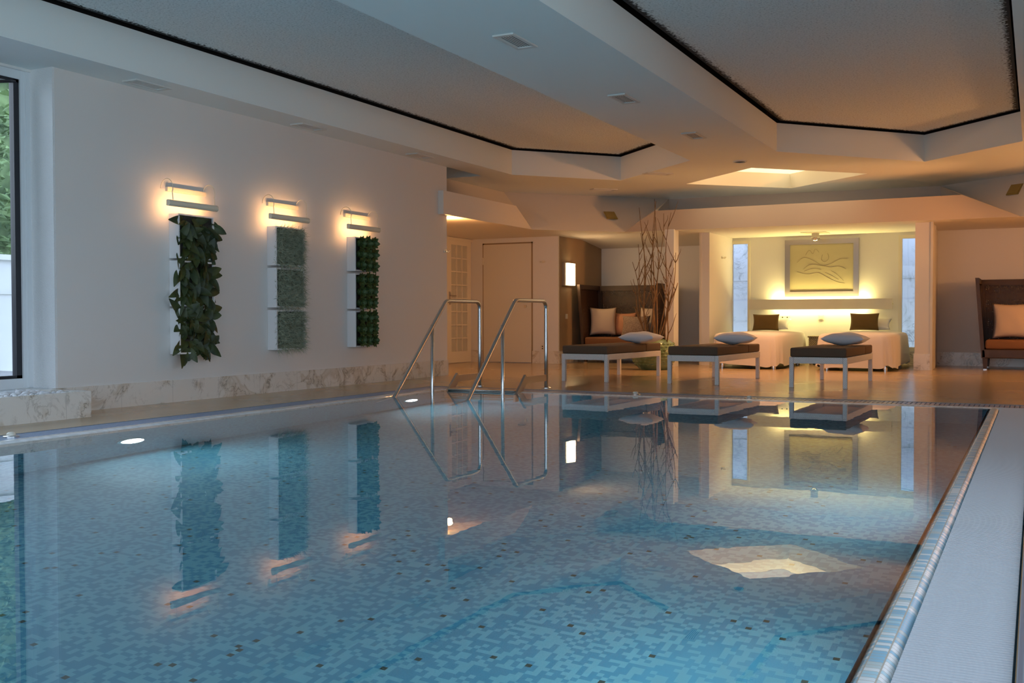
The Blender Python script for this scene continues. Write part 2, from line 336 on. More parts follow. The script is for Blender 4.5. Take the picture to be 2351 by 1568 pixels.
# overflow channel under the grates, then the grates themselves
tr = MB()
tr.box((-.272, -2.6, -.25), (-.03, 10.09, -.2)).box((-6.13, -2.6, -.25), (-5.88, 10.09, -.2)).box((-6.13, 9.80, -.25), (-.03, 10.1, -.2))
tr.quad((-.035, -2.6, -.2), (-.035, 10.09, -.2), (-.035, 10.09, 0), (-.035, -2.6, 0)).quad((-6.125, -2.6, -.2), (-6.125, 10.09, -.2), (-6.125, 10.09, 0), (-6.125, -2.6, 0)).quad((-6.125, 10.09, -.2), (-.035, 10.09, -.2), (-.035, 10.09, 0), (-6.125, 10.09, 0))
struct(tr.build('overflow_channel', M_['gratetrough']))
g = MB(); y = 1.2
while y < 9.77: g.box((-.27, y, -.022), (-.041, y + .0115, -.003)); y += .0185
g.box((-.2, 1.2, -.026), (-.185, 9.78, -.008)).box((-.11, 1.2, -.026), (-.095, 9.78, -.008)).box((-.27, -2.5, -.022), (-.041, 1.19, -.004))
tag(g.build('overflow_grate', M_['grate']), 'white ribbed overflow grate along the near tiled edge of the pool', 'grate', 'overflow grates')
def bars(x0, x1, y0, y1, along, pitch, w):
    g = MB(); t = y0 if along == 'y' else x0; end = y1 if along == 'y' else x1
    while t < end - w:
        if along == 'y': g.box((x0, t, -.02), (x1, t + w, -.004))
        else: g.box((t, y0, -.02), (t + w, y1, -.004))
        t += pitch
    return g
g = bars(-6.12, -5.885, -2.5, 10.08, 'y', .04, .034)
tag(g.build('overflow_grate', M_['gratereflect']), 'bluish overflow grate running below the wall with the plant boxes', 'grate', 'overflow grates')
g = bars(-5.88, -.045, 9.785, 10.08, 'x', .04, .033)
tag(g.build('overflow_grate', M_['gratereflect']), 'bluish overflow grate across the far end of the pool, before the loungers', 'grate', 'overflow grates')
# window track right of the near grate
struct(MB().box((-.032, -3, -.004), (.16, 10.6, .006)).build('trim_1', M_['alu']))
wb = MB(); wb.quad((-5.715, PY0, -.006), (-.335, PY0, -.006), (-.335, 9.665, -.006), (-5.715, 9.665, -.006))
tag(wb.build('pool_water', M_['water']), 'still clear blue water filling the swimming pool', 'water', kind='structure')

# ------------------------------------------------------------------ walls
wl = MB().box((XL - .32, 5.86, 0), (XL, 12.12, ZC + .02)); struct(wl.build('wall_left', M_['wall']))
struct(MB().box((XL - .36, 5.84, .1), (XL - .001, 5.861, ZC)).build('wall_reveal', M_['stucco']))
# hall with the two doors
struct(MB().box((-9.2, 12.0, 0), (-7.43, 12.12, ZC)).build('wall_hall_near', M_['wall']))
struct(MB().box((-9.05, 12.12, 0), (-8.88, 16.0, 2.5)).build('wall_hall_left', M_['wall']))
struct(MB().box((-9.0, 15.95, 0), (-7.2, 17.95, 2.3)).build('wall_hall_far', M_['wall']))
struct(MB().box((-7.201, 15.99, 0), (-7.192, 17.87, 2.16)).build('wall_alcove_left', M_['taupe']))
# back wall with two tall window openings
W1, W2 = (-4.79, -4.43, .40, 2.10), (-2.01, -1.60, .22, 2.10)
bw = MB()
xs = [-7.4, W1[0], W1[1], W2[0], W2[1], XR + .2]
for a, b in ((0, 1), (2, 3), (4, 5)): bw.box((xs[a], YB, 0), (xs[b], YB + .14, 2.4))
for w in (W1, W2): bw.box((w[0], YB, 0), (w[1], YB + .14, w[2])).box((w[0], YB, w[3]), (w[1], YB + .14, 2.4))
struct(bw.build('wall_back', M_['wall']))
# dividers and pillar
struct(MB().box((-4.9, 16.45, 0), (-4.74, YB, 2.2)).build('wall_divider_left', M_['wall']))
struct(MB().box((-1.595, 16.2, 0), (-1.37, 16.95, 2.2)).box((-1.56, 16.9, 0), (-1.42, YB, 2.2)).build('wall_divider_right', M_['wall']))
struct(MB().box((-5.235, 15.68, 0), (-5.09, 15.92, 2.16)).build('wall_pillar', M_['wall']))
struct(MB().box((-4.905, 16.44, 0), (-4.87, 16.46, 2.15)).box((-1.385, 16.19, 0), (-1.352, 16.3, 2.16)).build('trim_2', M_['door']))
# right and near walls (outside the picture, with large windows that let the daylight in)
struct(MB().box((XR, 4.9, 0), (XR + .15, 18, 3.3)).box((XR, YN, 0), (XR + .15, 4.9, .12)).box((XR, YN, 2.6), (XR + .15, 4.9, 3.3)).build('wall_right', M_['wall']))
struct(MB().box((-9.2, YN - .15, 0), (XR + .15, YN, .25)).box((-9.2, YN - .15, 2.6), (XR + .15, YN, 3.3)).box((-9.2, YN - .15, .25), (-6.4, YN, 2.6)).build('wall_near', M_['wall']))
struct(MB().box((XL - .5, YN, 0), (XL - .3, 5.86, .2)).box((XL - .5, YN, 2.79), (XL - .25, 5.86, 3.3)).build('wall_left_below_window', M_['wall']))

# baseboards of marble
def bb(a, b, name): struct(MB().box(a, b).build(name, M_['marble']))
bb((XL, 5.80, 0), (XL + .015, 12.125, .205), 'baseboard_left')
bb((-7.44, 12.12, 0), (XL + .015, 12.13, .205), 'baseboard_left_end')
bb((-8.88, 15.935, 0), (-8.66, 15.95, .21), 'baseboard_hall')
bb((-7.68, 15.935, 0), (-7.19, 15.95, .21), 'baseboard_hall_right')
bb((-7.192, 15.95, 0), (-7.18, YB, .21), 'baseboard_alcove')
bb((-7.2, YB - .015, 0), (-4.9, YB, .21), 'baseboard_back')
bb((-4.74, YB - .015, 0), (-1.56, YB, .21), 'baseboard_back_middle')
bb((-1.42, YB - .015, 0), (XR, YB, .21), 'baseboard_back_right')
bb((-1.607, 16.188, 0), (-1.385, 16.2, .23), 'baseboard_divider_right')
bb((-4.912, 16.438, 0), (-4.74, 16.45, .0), 'baseboard_divider') if 0 else None

# ------------------------------------------------------------------ ceiling
CF1 = [(-6.68, -2), (-6.68, 13.2), (-5.53, 14.51), (-4.03, 13.09), (-4.03, -2)]
CF2 = [(-2.87, -2), (-2.87, 12.88), (-1.335, 14.62), (-.163, 13.45), (-.163, -2)]
SKY = [(-4.79, 15.35), (-3.49, 14.12), (-2.16, 15.45), (-3.47, 16.63)]
outer = [(XL - .3, YN), (XL - .3, 5.86), (XL, 5.87), (XL, 13.1), (-7.72, 13.1), (-7.72, 14.96), (-5.66, 17.15), (-1.35, 17.42), (-.18, 16.47), (XR, 14.95), (XR, YN)]
ce = MB(); ce.poly(outer, [CF1, CF2, SKY], ZC)
for cf in (CF1, CF2):
    for p, q in zip(cf, cf[1:] + cf[:1]): ce.quad((*p, ZC), (*q, ZC), (*q, 3.16), (*p, 3.16))
# small raised bay beyond the end of the left wall
ce.quad((-7.72, 12.1, 2.2), (XL, 12.1, 2.2), (XL, 12.1, 3.3), (-7.72, 12.1, 3.3)).quad((-7.72, 13.1, ZC), (XL, 13.1, ZC), (XL, 13.1, 3.3), (-7.72, 13.1, 3.3)).quad((-7.72, 12.1, 3.3), (XL, 12.1, 3.3), (XL, 13.1, 3.3), (-7.72, 13.1, 3.3)).quad((-7.72, 12.1, ZC), (-7.72, 13.1, ZC), (-7.72, 13.1, 3.3), (-7.72, 12.1, 3.3)).quad((XL, 12.1, ZC), (XL, 13.1, ZC), (XL, 13.1, 3.3), (XL, 12.1, 3.3))
struct(ce.build('ceiling', M_['ceil'], doub=True))
# dark shadow gap and acoustic panels above the two coffers
def inset(poly, d):
    n = len(poly); out = []
    ar = sum(poly[i][0] * poly[(i + 1) % n][1] - poly[(i + 1) % n][0] * poly[i][1] for i in range(n)); sgn = 1 if ar > 0 else -1
    for i in range(n):
        p0, p1, p2 = Vector(poly[i - 1]), Vector(poly[i]), Vector(poly[(i + 1) % n])
        e1, e2 = (p1 - p0).normalized(), (p2 - p1).normalized()
        n1, n2 = Vector((-e1.y, e1.x)) * sgn, Vector((-e2.y, e2.x)) * sgn
        b = (n1 + n2) / (1 + n1.dot(n2)); out.append(tuple(p1 + b * d))
    return out
for cf in (CF1, CF2):
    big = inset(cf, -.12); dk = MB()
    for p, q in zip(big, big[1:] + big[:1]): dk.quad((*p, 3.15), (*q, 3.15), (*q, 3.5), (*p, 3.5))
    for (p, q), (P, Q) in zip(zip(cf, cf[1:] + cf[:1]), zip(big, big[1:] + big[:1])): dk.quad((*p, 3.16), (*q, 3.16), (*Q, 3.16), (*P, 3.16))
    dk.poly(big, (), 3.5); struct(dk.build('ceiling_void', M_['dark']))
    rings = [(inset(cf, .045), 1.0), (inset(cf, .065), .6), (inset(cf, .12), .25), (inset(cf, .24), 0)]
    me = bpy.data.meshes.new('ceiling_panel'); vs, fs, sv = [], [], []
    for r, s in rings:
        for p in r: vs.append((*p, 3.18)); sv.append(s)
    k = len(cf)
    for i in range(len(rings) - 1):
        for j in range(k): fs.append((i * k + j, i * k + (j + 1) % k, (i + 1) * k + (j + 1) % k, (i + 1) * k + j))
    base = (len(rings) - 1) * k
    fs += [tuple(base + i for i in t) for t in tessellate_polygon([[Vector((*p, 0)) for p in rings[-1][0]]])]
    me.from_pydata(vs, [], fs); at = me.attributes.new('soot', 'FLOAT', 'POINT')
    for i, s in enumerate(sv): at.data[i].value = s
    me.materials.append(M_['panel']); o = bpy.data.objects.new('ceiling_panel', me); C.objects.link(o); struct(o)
# leaning facets between the high and the low ceiling
V, Cc, Dd = (-7.03, 14.6, ZL), (-5.92, 15.7, ZL), (-.2, 15.9, ZL)
F1, F3, F5, F6 = (-7.72, 14.96, ZC), (-5.66, 17.15, ZC), (-1.35, 17.42, ZC), (-.18, 16.47, ZC)
sl = MB(); A0 = (-7.04, 12.12, ZL)
sl.quad(A0, V, F1, (-7.72, 12.12, ZC))
sl.quad(V, Cc, F3, F1)
L1, L2 = (-5.419, 15.718, 2.465), (-.95, 15.874, 2.488)
t_ = Vector((0, .1, 0)); l1, l2, cc2, dd2 = [tuple(Vector(p) + t_) for p in (L1, L2, Cc, Dd)]
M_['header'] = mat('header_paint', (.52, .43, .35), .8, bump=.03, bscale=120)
struct(MB().quad(Cc, Dd, L2, L1).quad(L1, L2, l2, l1).quad(cc2, l1, l2, dd2).build('wall_header', M_['header'], doub=True))     # free-standing header with slanted ends
sl.add([Cc, L1, l1, F3], [(0, 1, 3), (1, 2, 3)])
sl.add([Dd, L2, F5, F6, (XR, 14.95, ZC), (XR, 14.3, ZL), l2], [(0, 1, 2), (0, 2, 3), (0, 3, 4, 5), (1, 6, 2)])
struct(sl.build('ceiling_slope', M_['ceilwarm'], doub=True))
F3l, F5l = (F3[0], F3[1] + .05, ZL), (F5[0], F5[1] + .05, ZL)
struct(MB().quad(F3, F5, F5l, F3l).quad(F3, F3l, cc2, l1).quad(F5, F5l, dd2, l2).build('ceiling_recess', M_['strip']))
# boxed bulkhead running on from the left wall
bx = MB()
prof = [(-7.04, ZL + .005), (-7.04, 2.467), (-7.37, 2.467), (-7.37, ZL + .005)]
ya, yb = 12.121, [14.6, 14.05, 14.05, 14.6]
vs = [(x, ya, z) for x, z in prof] + [(x, y, z) for (x, z), y in zip(prof, yb)]
bx.add(vs, [(0, 1, 2, 3), (4, 7, 6, 5), (0, 4, 5, 1), (1, 5, 6, 2), (2, 6, 7, 3), (3, 7, 4, 0)]).box((XL, 11.9, ZL + .005), (-7.04, 12.121, 2.467))
struct(bx.build('wall_bulkhead', M_['ceilwarm']))
# low ceilings over hall and alcoves
lo = MB().poly([(-7.04, 12.1), (-7.03, 14.6), (-5.92, 15.7), (-.2, 15.9), (XR, 14.3), (XR, 17.95), (-4.82, 17.95), (-4.82, 16.93), (-7.2, 16.93), (-7.2, 17.95), (-9.1, 17.95), (-9.1, 12.1)], (), ZL)
lo.quad((-7.2, 16.93, ZL), (-4.82, 16.93, ZL), (-4.82, YB, 2.045), (-7.2, YB, 2.045))
struct(lo.build('ceiling_low', M_['ceilwarm'], doub=True))
# skylight well: walls, a stepped ledge and a luminous top
cx, cy = [sum(p[i] for p in SKY) / 4 for i in (0, 1)]
def scl(k): return [(cx + (p[0] - cx) * k, cy + (p[1] - cy) * k) for p in SKY]
sw = MB(); s0, s1, s2 = SKY, scl(.9), scl(.62)
M_['well'] = mat('skylight_well_paint', (.90, .84, .66), .7)
for i in range(4):
    j = (i + 1) % 4
    sw.quad((*s0[i], ZC), (*s0[j], ZC), (*s1[j], 3.02), (*s1[i], 3.02))
    sw.quad((*s2[i], 3.12), (*s2[j], 3.12), (*s2[j], 3.3), (*s2[i], 3.3))
    b1 = scl(1.02); sw.quad((*s1[i], 3.02), (*s1[j], 3.02), (*b1[j], 3.3), (*b1[i], 3.3))
struct(sw.build('skylight_well', M_['well'], doub=True))
M_['skyglow'] = emis('skylight_glow', (1, .88, .64), 4)
sg = MB(); b1 = scl(1.02)
for i in range(4):
    j = (i + 1) % 4; sg.quad((*b1[i], 3.3), (*b1[j], 3.3), (*s2[j], 3.3), (*s2[i], 3.3))
struct(sg.build('skylight_cove', M_['skyglow']))
M_['skypanel'] = emis('skylight_panel', (1, .88, .66), 1.5)
struct(MB().poly(s2, (), 3.125).build('skylight_panel', M_['skypanel']))

# ------------------------------------------------------------------ windows
def window(name, mb_frame, mb_pane, mb_gasket=None, pane=None, fm='frame'):
    f = struct(mb_frame.build(name, M_[fm])); f['label'] = name
    del f['label']
    p = mb_pane.build('pane', pane or M_['glass'], f)
    if mb_gasket: mb_gasket.build('gasket', M_['gasket'], f)
    return f
xg = XL - .30
fr, ga = MB(), MB()
ys = [YN, -.4, 2.6, 5.85]
fr.box((xg - .078, YN, 2.72), (xg + .018, 5.84, 2.798)).box((xg - .078, YN, .202), (xg + .018, 5.84, .285)).box((xg - .06, YN, .19), (xg + .3, 5.838, .2035))
for yy in ys: fr.box((xg - .08, yy - .09, .2), (xg + .02, yy + (.0 if yy > 5 else .05), 2.8))
fr.box((xg + .015, 5.80, .21), (xg + .035, 5.849, 2.79))
pn = MB()
for a, b in zip(ys, ys[1:]):
    a2, b2 = a + .05, b - .09
    for p, q in (((a2, .285), (b2, .31)), ((a2, 2.695), (b2, 2.72)), ((a2, .285), (a2 + .03, 2.72)), ((b2 - .05, .285), (b2, 2.72))):
        ga.box((xg - .05, p[0], p[1]), (xg + .004, q[0], q[1]))
    pn.box((xg - .035, a2, .29), (xg - .03, b2, 2.71))
ga.tube([(xg + .01, 5.72, 2.70), (xg + .03, 5.66, 2.685), (xg + .03, 5.55, 2.66)], .012, 6)
window('window_1', fr, pn, ga)
def tallwin(name, w, pane):
    fr = MB(); t = .055
    fr.box((w[0], YB - .02, w[2] + .065), (w[0] + t, YB + .06, w[3])).box((w[1] - t * .7, YB - .02, w[2] + .065), (w[1], YB + .06, w[3])).box((w[0] + t, YB - .02, w[3] - t), (w[1] - t * .7, YB + .06, w[3])).box((w[0] - .02, YB - .03, w[2] - .0), (w[1] + .02, YB + .06, w[2] + .065))
    return window(name, fr, MB().box((w[0] + t, YB + .035, w[2] + .06), (w[1] - t * .7, YB + .04, w[3] - t)), pane=pane, fm='tallframe')
M_['tallframe'] = mat('cream_window_frame', (.76, .70, .56), .4)
tallwin('window_2', W1, M_['glass']); tallwin('window_3', W2, M_['glass'])
# right and near window frames
fr, pn = MB(), MB()
for yy in (-3.1, -.5, 2.2, 4.85): fr.box((XR + .02, yy - .05, .12), (XR + .1, yy + .05, 2.6))
fr.box((XR + .02, -3.1, .12), (XR + .1, 4.9, .2)).box((XR + .02, -3.1, 2.52), (XR + .1, 4.9, 2.6)); pn.box((XR + .055, -3.1, .2), (XR + .06, 4.85, 2.52))
window('window_4', fr, pn)
fr, pn = MB(), MB()
for xx in (-6.35, -3.7, -1, 1.65): fr.box((xx - .05, YN - .1, .25), (xx + .05, YN - .02, 2.6))
pn.box((-6.3, YN - .06, .3), (1.6, YN - .055, 2.58)); window('window_5', fr, pn)

# ------------------------------------------------------------------ outside the windows
M_['deck'] = stripes('dark_deck', (.17, .17, .175), (.07, .07, .075), 'Y', .13, .85, .6)
M_['extwall'] = mat('exterior_white_wall', (.44, .46, .48), .8, vary=.04, vscale=2)
M_['block'] = marble('pale_concrete_blocks', (.46, .48, .54), (.30, .31, .34), 2.0, (.38, .40, .44))
struct(MB().box((-12.2, -6, -.05), (-7.65, 9, .1)).build('exterior_deck', M_['deck']))
ew = MB().box((-12.3, -6, 0), (-12.15, 16, 1.55)).box((-12.35, -6, 1.55), (-12.1, 16, 1.62))
for yy in range(-5, 16, 2): ew.box((-12.15, yy, 1.1), (-12.13, yy + 1.95, 1.115))
struct(ew.build('exterior_wall', M_['extwall']))
ew = MB()
for i in range(8): ew.box((-6, 18.75 + .012 * (i % 2), i * .36), (1.8, 19, i * .36 + .36))
struct(ew.build('exterior_wall', M_['block'])); 
M_['treeleaf'] = leafmat('tree_foliage', (.04, .085, .04), (.24, .36, .15), 2.2, .8)
def tree(loc, r, h, label):
    t = thing('tree', label, 'tree', loc, 0, 'trees beyond the glass'); mb = MB(); rnd = random.Random(loc[1] * 7)
    MB().tube([(0, 0, 0), (.1, 0, h * .4), (0, .1, h * .75)], [.16, .12, .05], 8).build('trunk', M_['twig'], t)
    for i in range(5200 if loc[1] < 12 else 900):
        th = rnd.uniform(0, 2 * PI); u = rnd.uniform(-1, 1); rr = r * rnd.uniform(.75, 1.0)
        c = Vector((rr * math.sqrt(1 - u * u) * math.cos(th), rr * math.sqrt(1 - u * u) * math.sin(th), h * .6 + u * h * .55))
        s = rnd.uniform(.06, .13) if loc[1] < 12 else rnd.uniform(.12, .25); M = Matrix.Translation(c) @ Matrix.Rotation(rnd.uniform(0, 6), 4, 'Z') @ Matrix.Rotation(rnd.uniform(-1, 1), 4, 'X')
        mb.add([(-s, 0, 0), (-s * .3, -s * .5, .02), (s * .6, -s * .35, 0), (s, 0, -.05), (s * .5, s * .4, 0), (-s * .4, s * .5, .02)], [(0, 1, 2, 3, 4, 5)], M)
    core = MB(); core.lathe([(0, h * .1), (r * .6, h * .25), (r * .82, h * .6), (r * .6, h * .95), (0, h * 1.1)], n=14)
    mb.add(core.v, core.f); mb.build('foliage', M_['treeleaf'], t)
for k, (y, r, h, lb) in enumerate(((5.5, 1.5, 5.2, 'leafy green tree beyond the white garden wall, seen through the glazing'), (8.6, 1.6, 5.6, 'green tree behind the window frame, second beyond the garden wall'), (11.8, 1.6, 5.4, 'green tree hidden far behind the plant wall'), (2.4, 1.5, 5.0, 'green tree beyond the glass nearest the viewer'))):
    if k in (0, 1): tree((-14.6 - .6 * k, y + 4.6 + .9 * k, 0), r, h, lb)

# ------------------------------------------------------------------ doors
d = struct(MB().box((-8.62, 15.925, .012), (-7.70, 15.955, 2.045)).build('door_1', M_['door']))
MB().box((-8.645, 15.945, 0), (-8.62, 15.9505, 2.07)).box((-7.70, 15.945, 0), (-7.675, 15.9505, 2.07)).box((-8.645, 15.945, 2.045), (-7.675, 15.9505, 2.07)).build('frame', M_['doorline'], d)
MB().lathe([(.0, .02), (.026, .02), (.026, 0)], n=16, M=Matrix.Translation((-7.80, 15.925, .972)) @ Matrix.Rotation(PI / 2, 4, 'X')).build('lock', M_['steel'], d)
MB().tube([(-7.80, 15.925, 1.05), (-7.80, 15.87, 1.05), (-7.92, 15.865, 1.05)], .009, 8).build('handle', M_['steel'], d)
MB().box((-8.632, 15.915, 1.70), (-8.615, 15.93, 1.82)).build('hinge', M_['plug'], d)
# glazed door in the side of the hall
xd = -8.855
d = MB(); y0, y1 = 15.12, 15.90
d.box((xd - .04, y0, .01), (xd, y0 + .1, 2.10)).box((xd - .04, y1 - .13, .01), (xd, y1, 2.10)).box((xd - .04, y0 + .1, .01), (xd, y1 - .13, .2)).box((xd - .04, y0 + .1, 2.02), (xd, y1 - .13, 2.10))
d = struct(d.build('door_2', M_['door']))
MB().box((xd - .025, y0 + .1, .2), (xd - .02, y1 - .13, 2.02)).build('pane', M_['frosted'], d)
mu = MB()
for i in (1, 2): yy = y0 + .1 + (y1 - y0 - .23) * i / 3; mu.box((xd - .03, yy - .01, .2), (xd + .002, yy + .01, 2.02))
for i in range(1, 8): zz = .2 + 1.82 * i / 8; mu.box((xd - .03, y0 + .1, zz - .01), (xd + .0005, y1 - .13, zz + .01))
mu.build('muntin', M_['door'], d)
MB().box((xd, y0 + .02, 1.0), (xd + .006, y0 + .07, 1.22)).tube([(xd, y0 + .045, 1.15), (xd + .05, y0 + .045, 1.15), (xd + .055, y0 + .17, 1.15)], .010, 8).build('handle', M_['bronze'], d)
struct(MB().box((xd - .03, y0 - .08, 0), (xd + .01, y0, 2.16)).box((xd - .03, y0 - .08, 2.10), (xd + .012, 15.95, 2.14)).build('trim_3', M_['door']))

# ------------------------------------------------------------------ stainless ladder rails
def rail(x, label):
    t = thing('pool_handrail', label, 'handrail', (x, 10.33, 0), 0, 'pool ladder handrails')
    def P(y, z): return (0, y - 10.33, z)
    r = .0215
    pts = [P(10.33, .0), P(10.33, .4), P(10.33, .87)]
    for i in range(1, 7): a = i / 6 * PI / 2; pts.append(P(10.33 - .085 * (1 - math.cos(a)), .87 + .085 * math.sin(a)))
    pts += [P(10.0, .955), P(9.62, .955)]
    for i in range(1, 6): a = i / 5 * math.radians(44); pts.append(P(9.62 - .1 * math.sin(a), .955 - .1 * (1 - math.cos(a))))
    ex, ez = pts[-1][1], pts[-1][2]
    for q in (.3, .6, .9, 1.2, 1.5, 1.8): pts.append((0, ex - q * .724, ez - q * .69))
    MB().tube(pts, r, 14).build('rail', M_['steel'], t, 'all')
    MB().tube([P(9.29, .70), P(9.29, 0), P(9.29, -.8)], .0195, 14).build('post', M_['steel'], t, 'all')
    MB().lathe([(.055, 0), (.055, .006), (.03, .012), (.0215, .012)], (0, 0, 0), 20).build('flange', M_['steel'], t, 40)
    st = MB(); w = .012
    def bar(a, b, h, w=.012):  # flat bar from a to b (y,z) with height h
        a, b = Vector((a[0], a[1])), Vector((b[0], b[1])); n = Vector((-(b - a).y, (b - a).x)).normalized() * h / 2
        q = [a + n, a - n, b - n, b + n]; st.add([(sx, p.x - 10.33, p.y) for sx in (-w, w) for p in q], [(0, 1, 2, 3), (7, 6, 5, 4), (0, 4, 5, 1), (1, 5, 6, 2), (2, 6, 7, 3), (3, 7, 4, 0)])
    bar((10.36, .115), (9.80, .115), .07); bar((9.83, .14), (9.59, -.06), .085, .0135); bar((9.59, -.05), (9.59, -1.0), .075)
    st.build('stringer', M_['bronze'], t)
    return t
rail(-5.64, 'stainless steel pool handrail nearest the plant wall, standing half in the water')
rail(-4.81, 'stainless steel pool handrail on the loungers side of the ladder')
for k, z in enumerate((.018, -.26, -.52, -.78)):
    s = MB().rbox((-5.625, 9.57 if k == 0 else 9.42, z - .014), (-4.825, 9.77 if k == 0 else 9.62, z), .004, 1)
    o = s.build('ladder_step', M_['bronze']); tag(o, ['flat steel ladder step lying right at the water surface between the handrails', 'steel ladder step just under water, second from the top', 'steel ladder step under water, third from the top', 'lowest steel ladder step, deep under the water'][k], 'step', 'pool ladder steps')

# ------------------------------------------------------------------ pool edge nozzles and underwater lamps
def nozzle(x, y, label):
    t = thing('edge_socket', label, 'cap', (x, y, 0), 0, 'round caps on the pool edge')
    MB().lathe([(.052, -.004), (.052, .004), (.045, .008), (.0, .008)], n=20).build('base', M_['steel'], t, 40)
    MB().lathe([(.03, .006), (.028, .02), (.018, .028), (0, .03)], n=16).build('cap', M_['plug'], t, 40)
nozzle(-3.60, 9.86, 'small round cap on the far pool edge before the first lounger')
nozzle(-2.43, 9.80, 'small round cap on the far pool edge before the gap between second and third lounger')
nozzle(-6.0, 4.57, 'small round cap on the pool edge in front of the marble trough')
M_['poolglow'] = emis('pool_lamp_glow', (.95, .97, 1), 12)
def pool_lamp(x, y, z, side, label):
    t = thing('underwater_lamp', label, 'lamp', (x, y, z), 0, 'underwater pool lamps'); s = side
    R = Matrix.Rotation(s * PI / 2, 4, 'Y')
    MB().lathe([(.125, 0), (.125, .012), (.1, .018), (.1, .0)], n=24, M=R).build('rim', M_['steel'], t, 40)
    MB().lathe([(.0, .014), (.1, .010)], n=24, M=R).build('lens', M_['poolglow'], t)
    l = bpy.data.lights.new('pool_light', 'AREA'); l.shape = 'DISK'; l.size = .18; l.energy = POOLW; l.color = (.92, .97, 1)
    o = bpy.data.objects.new('pool_light', l); C.objects.link(o); o.location = (x + s * .04, y, z); o.rotation_euler = (0, -s * PI / 2, 0)
POOLW = 28
for y, lb in ((5.29, 'bright round underwater lamp glowing below the first plant column'), (8.94, 'bright round underwater lamp beside the pool ladder'), (1.65, 'unseen underwater lamp added for even light on the plant wall side, nearest the viewer')):  # the last of these is unseen, added to light the water evenly
    pool_lamp(PX0, y, -.68, 1, lb)
for k, y in enumerate((.6, 3.2, 5.8)): pool_lamp(PX1, y, -.68, -1, 'unseen underwater lamp added for even light on the side of the near grate')  # unseen lamps on the opposite side, added for even underwater light

# ------------------------------------------------------------------ marble trough with pebbles
t = thing('marble_trough', 'low marble planter trough filled with white pebbles under the tall window', 'planter', (-6.9, 4, 0))
tb = MB(); X0, X1, Y1, H = -7.405 + 6.9, -6.64 + 6.9, 5.775 - 4, .205
tb.box((X1 - .03, YN - 3.9, 0), (X1, Y1, H)).box((X0, Y1 - .1, 0), (X1 - .03, Y1, H)).box((X0, YN - 3.9, 0), (X1 - .03, Y1 - .1, .06))
tb.build('trough', M_['marble'], t)
pb = MB(); rnd = random.Random(3)
for i in range(900):
    x, y = rnd.uniform(-7.38, -6.69), rnd.uniform(2.2, 5.65); s = rnd.uniform(.014, .028)
    M = Matrix.Translation((x, y, .188 + rnd.uniform(-.01, .012))) @ Matrix.Rotation(rnd.uniform(0, 6), 4, 'Z') @ Matrix.Diagonal((s * 1.3, s, s * .7, 1))
    pb.lathe([(0, -1), (.7, -.7), (1, 0), (.7, .7), (0, 1)], n=7, M=M)
pb.box((-7.39, -3, .1), (-6.68, 5.66, .178)); o = pb.build('pebbles', M_['stone'], smooth='all'); tag(o, 'white pebbles filling the marble trough', 'pebbles', kind='stuff')

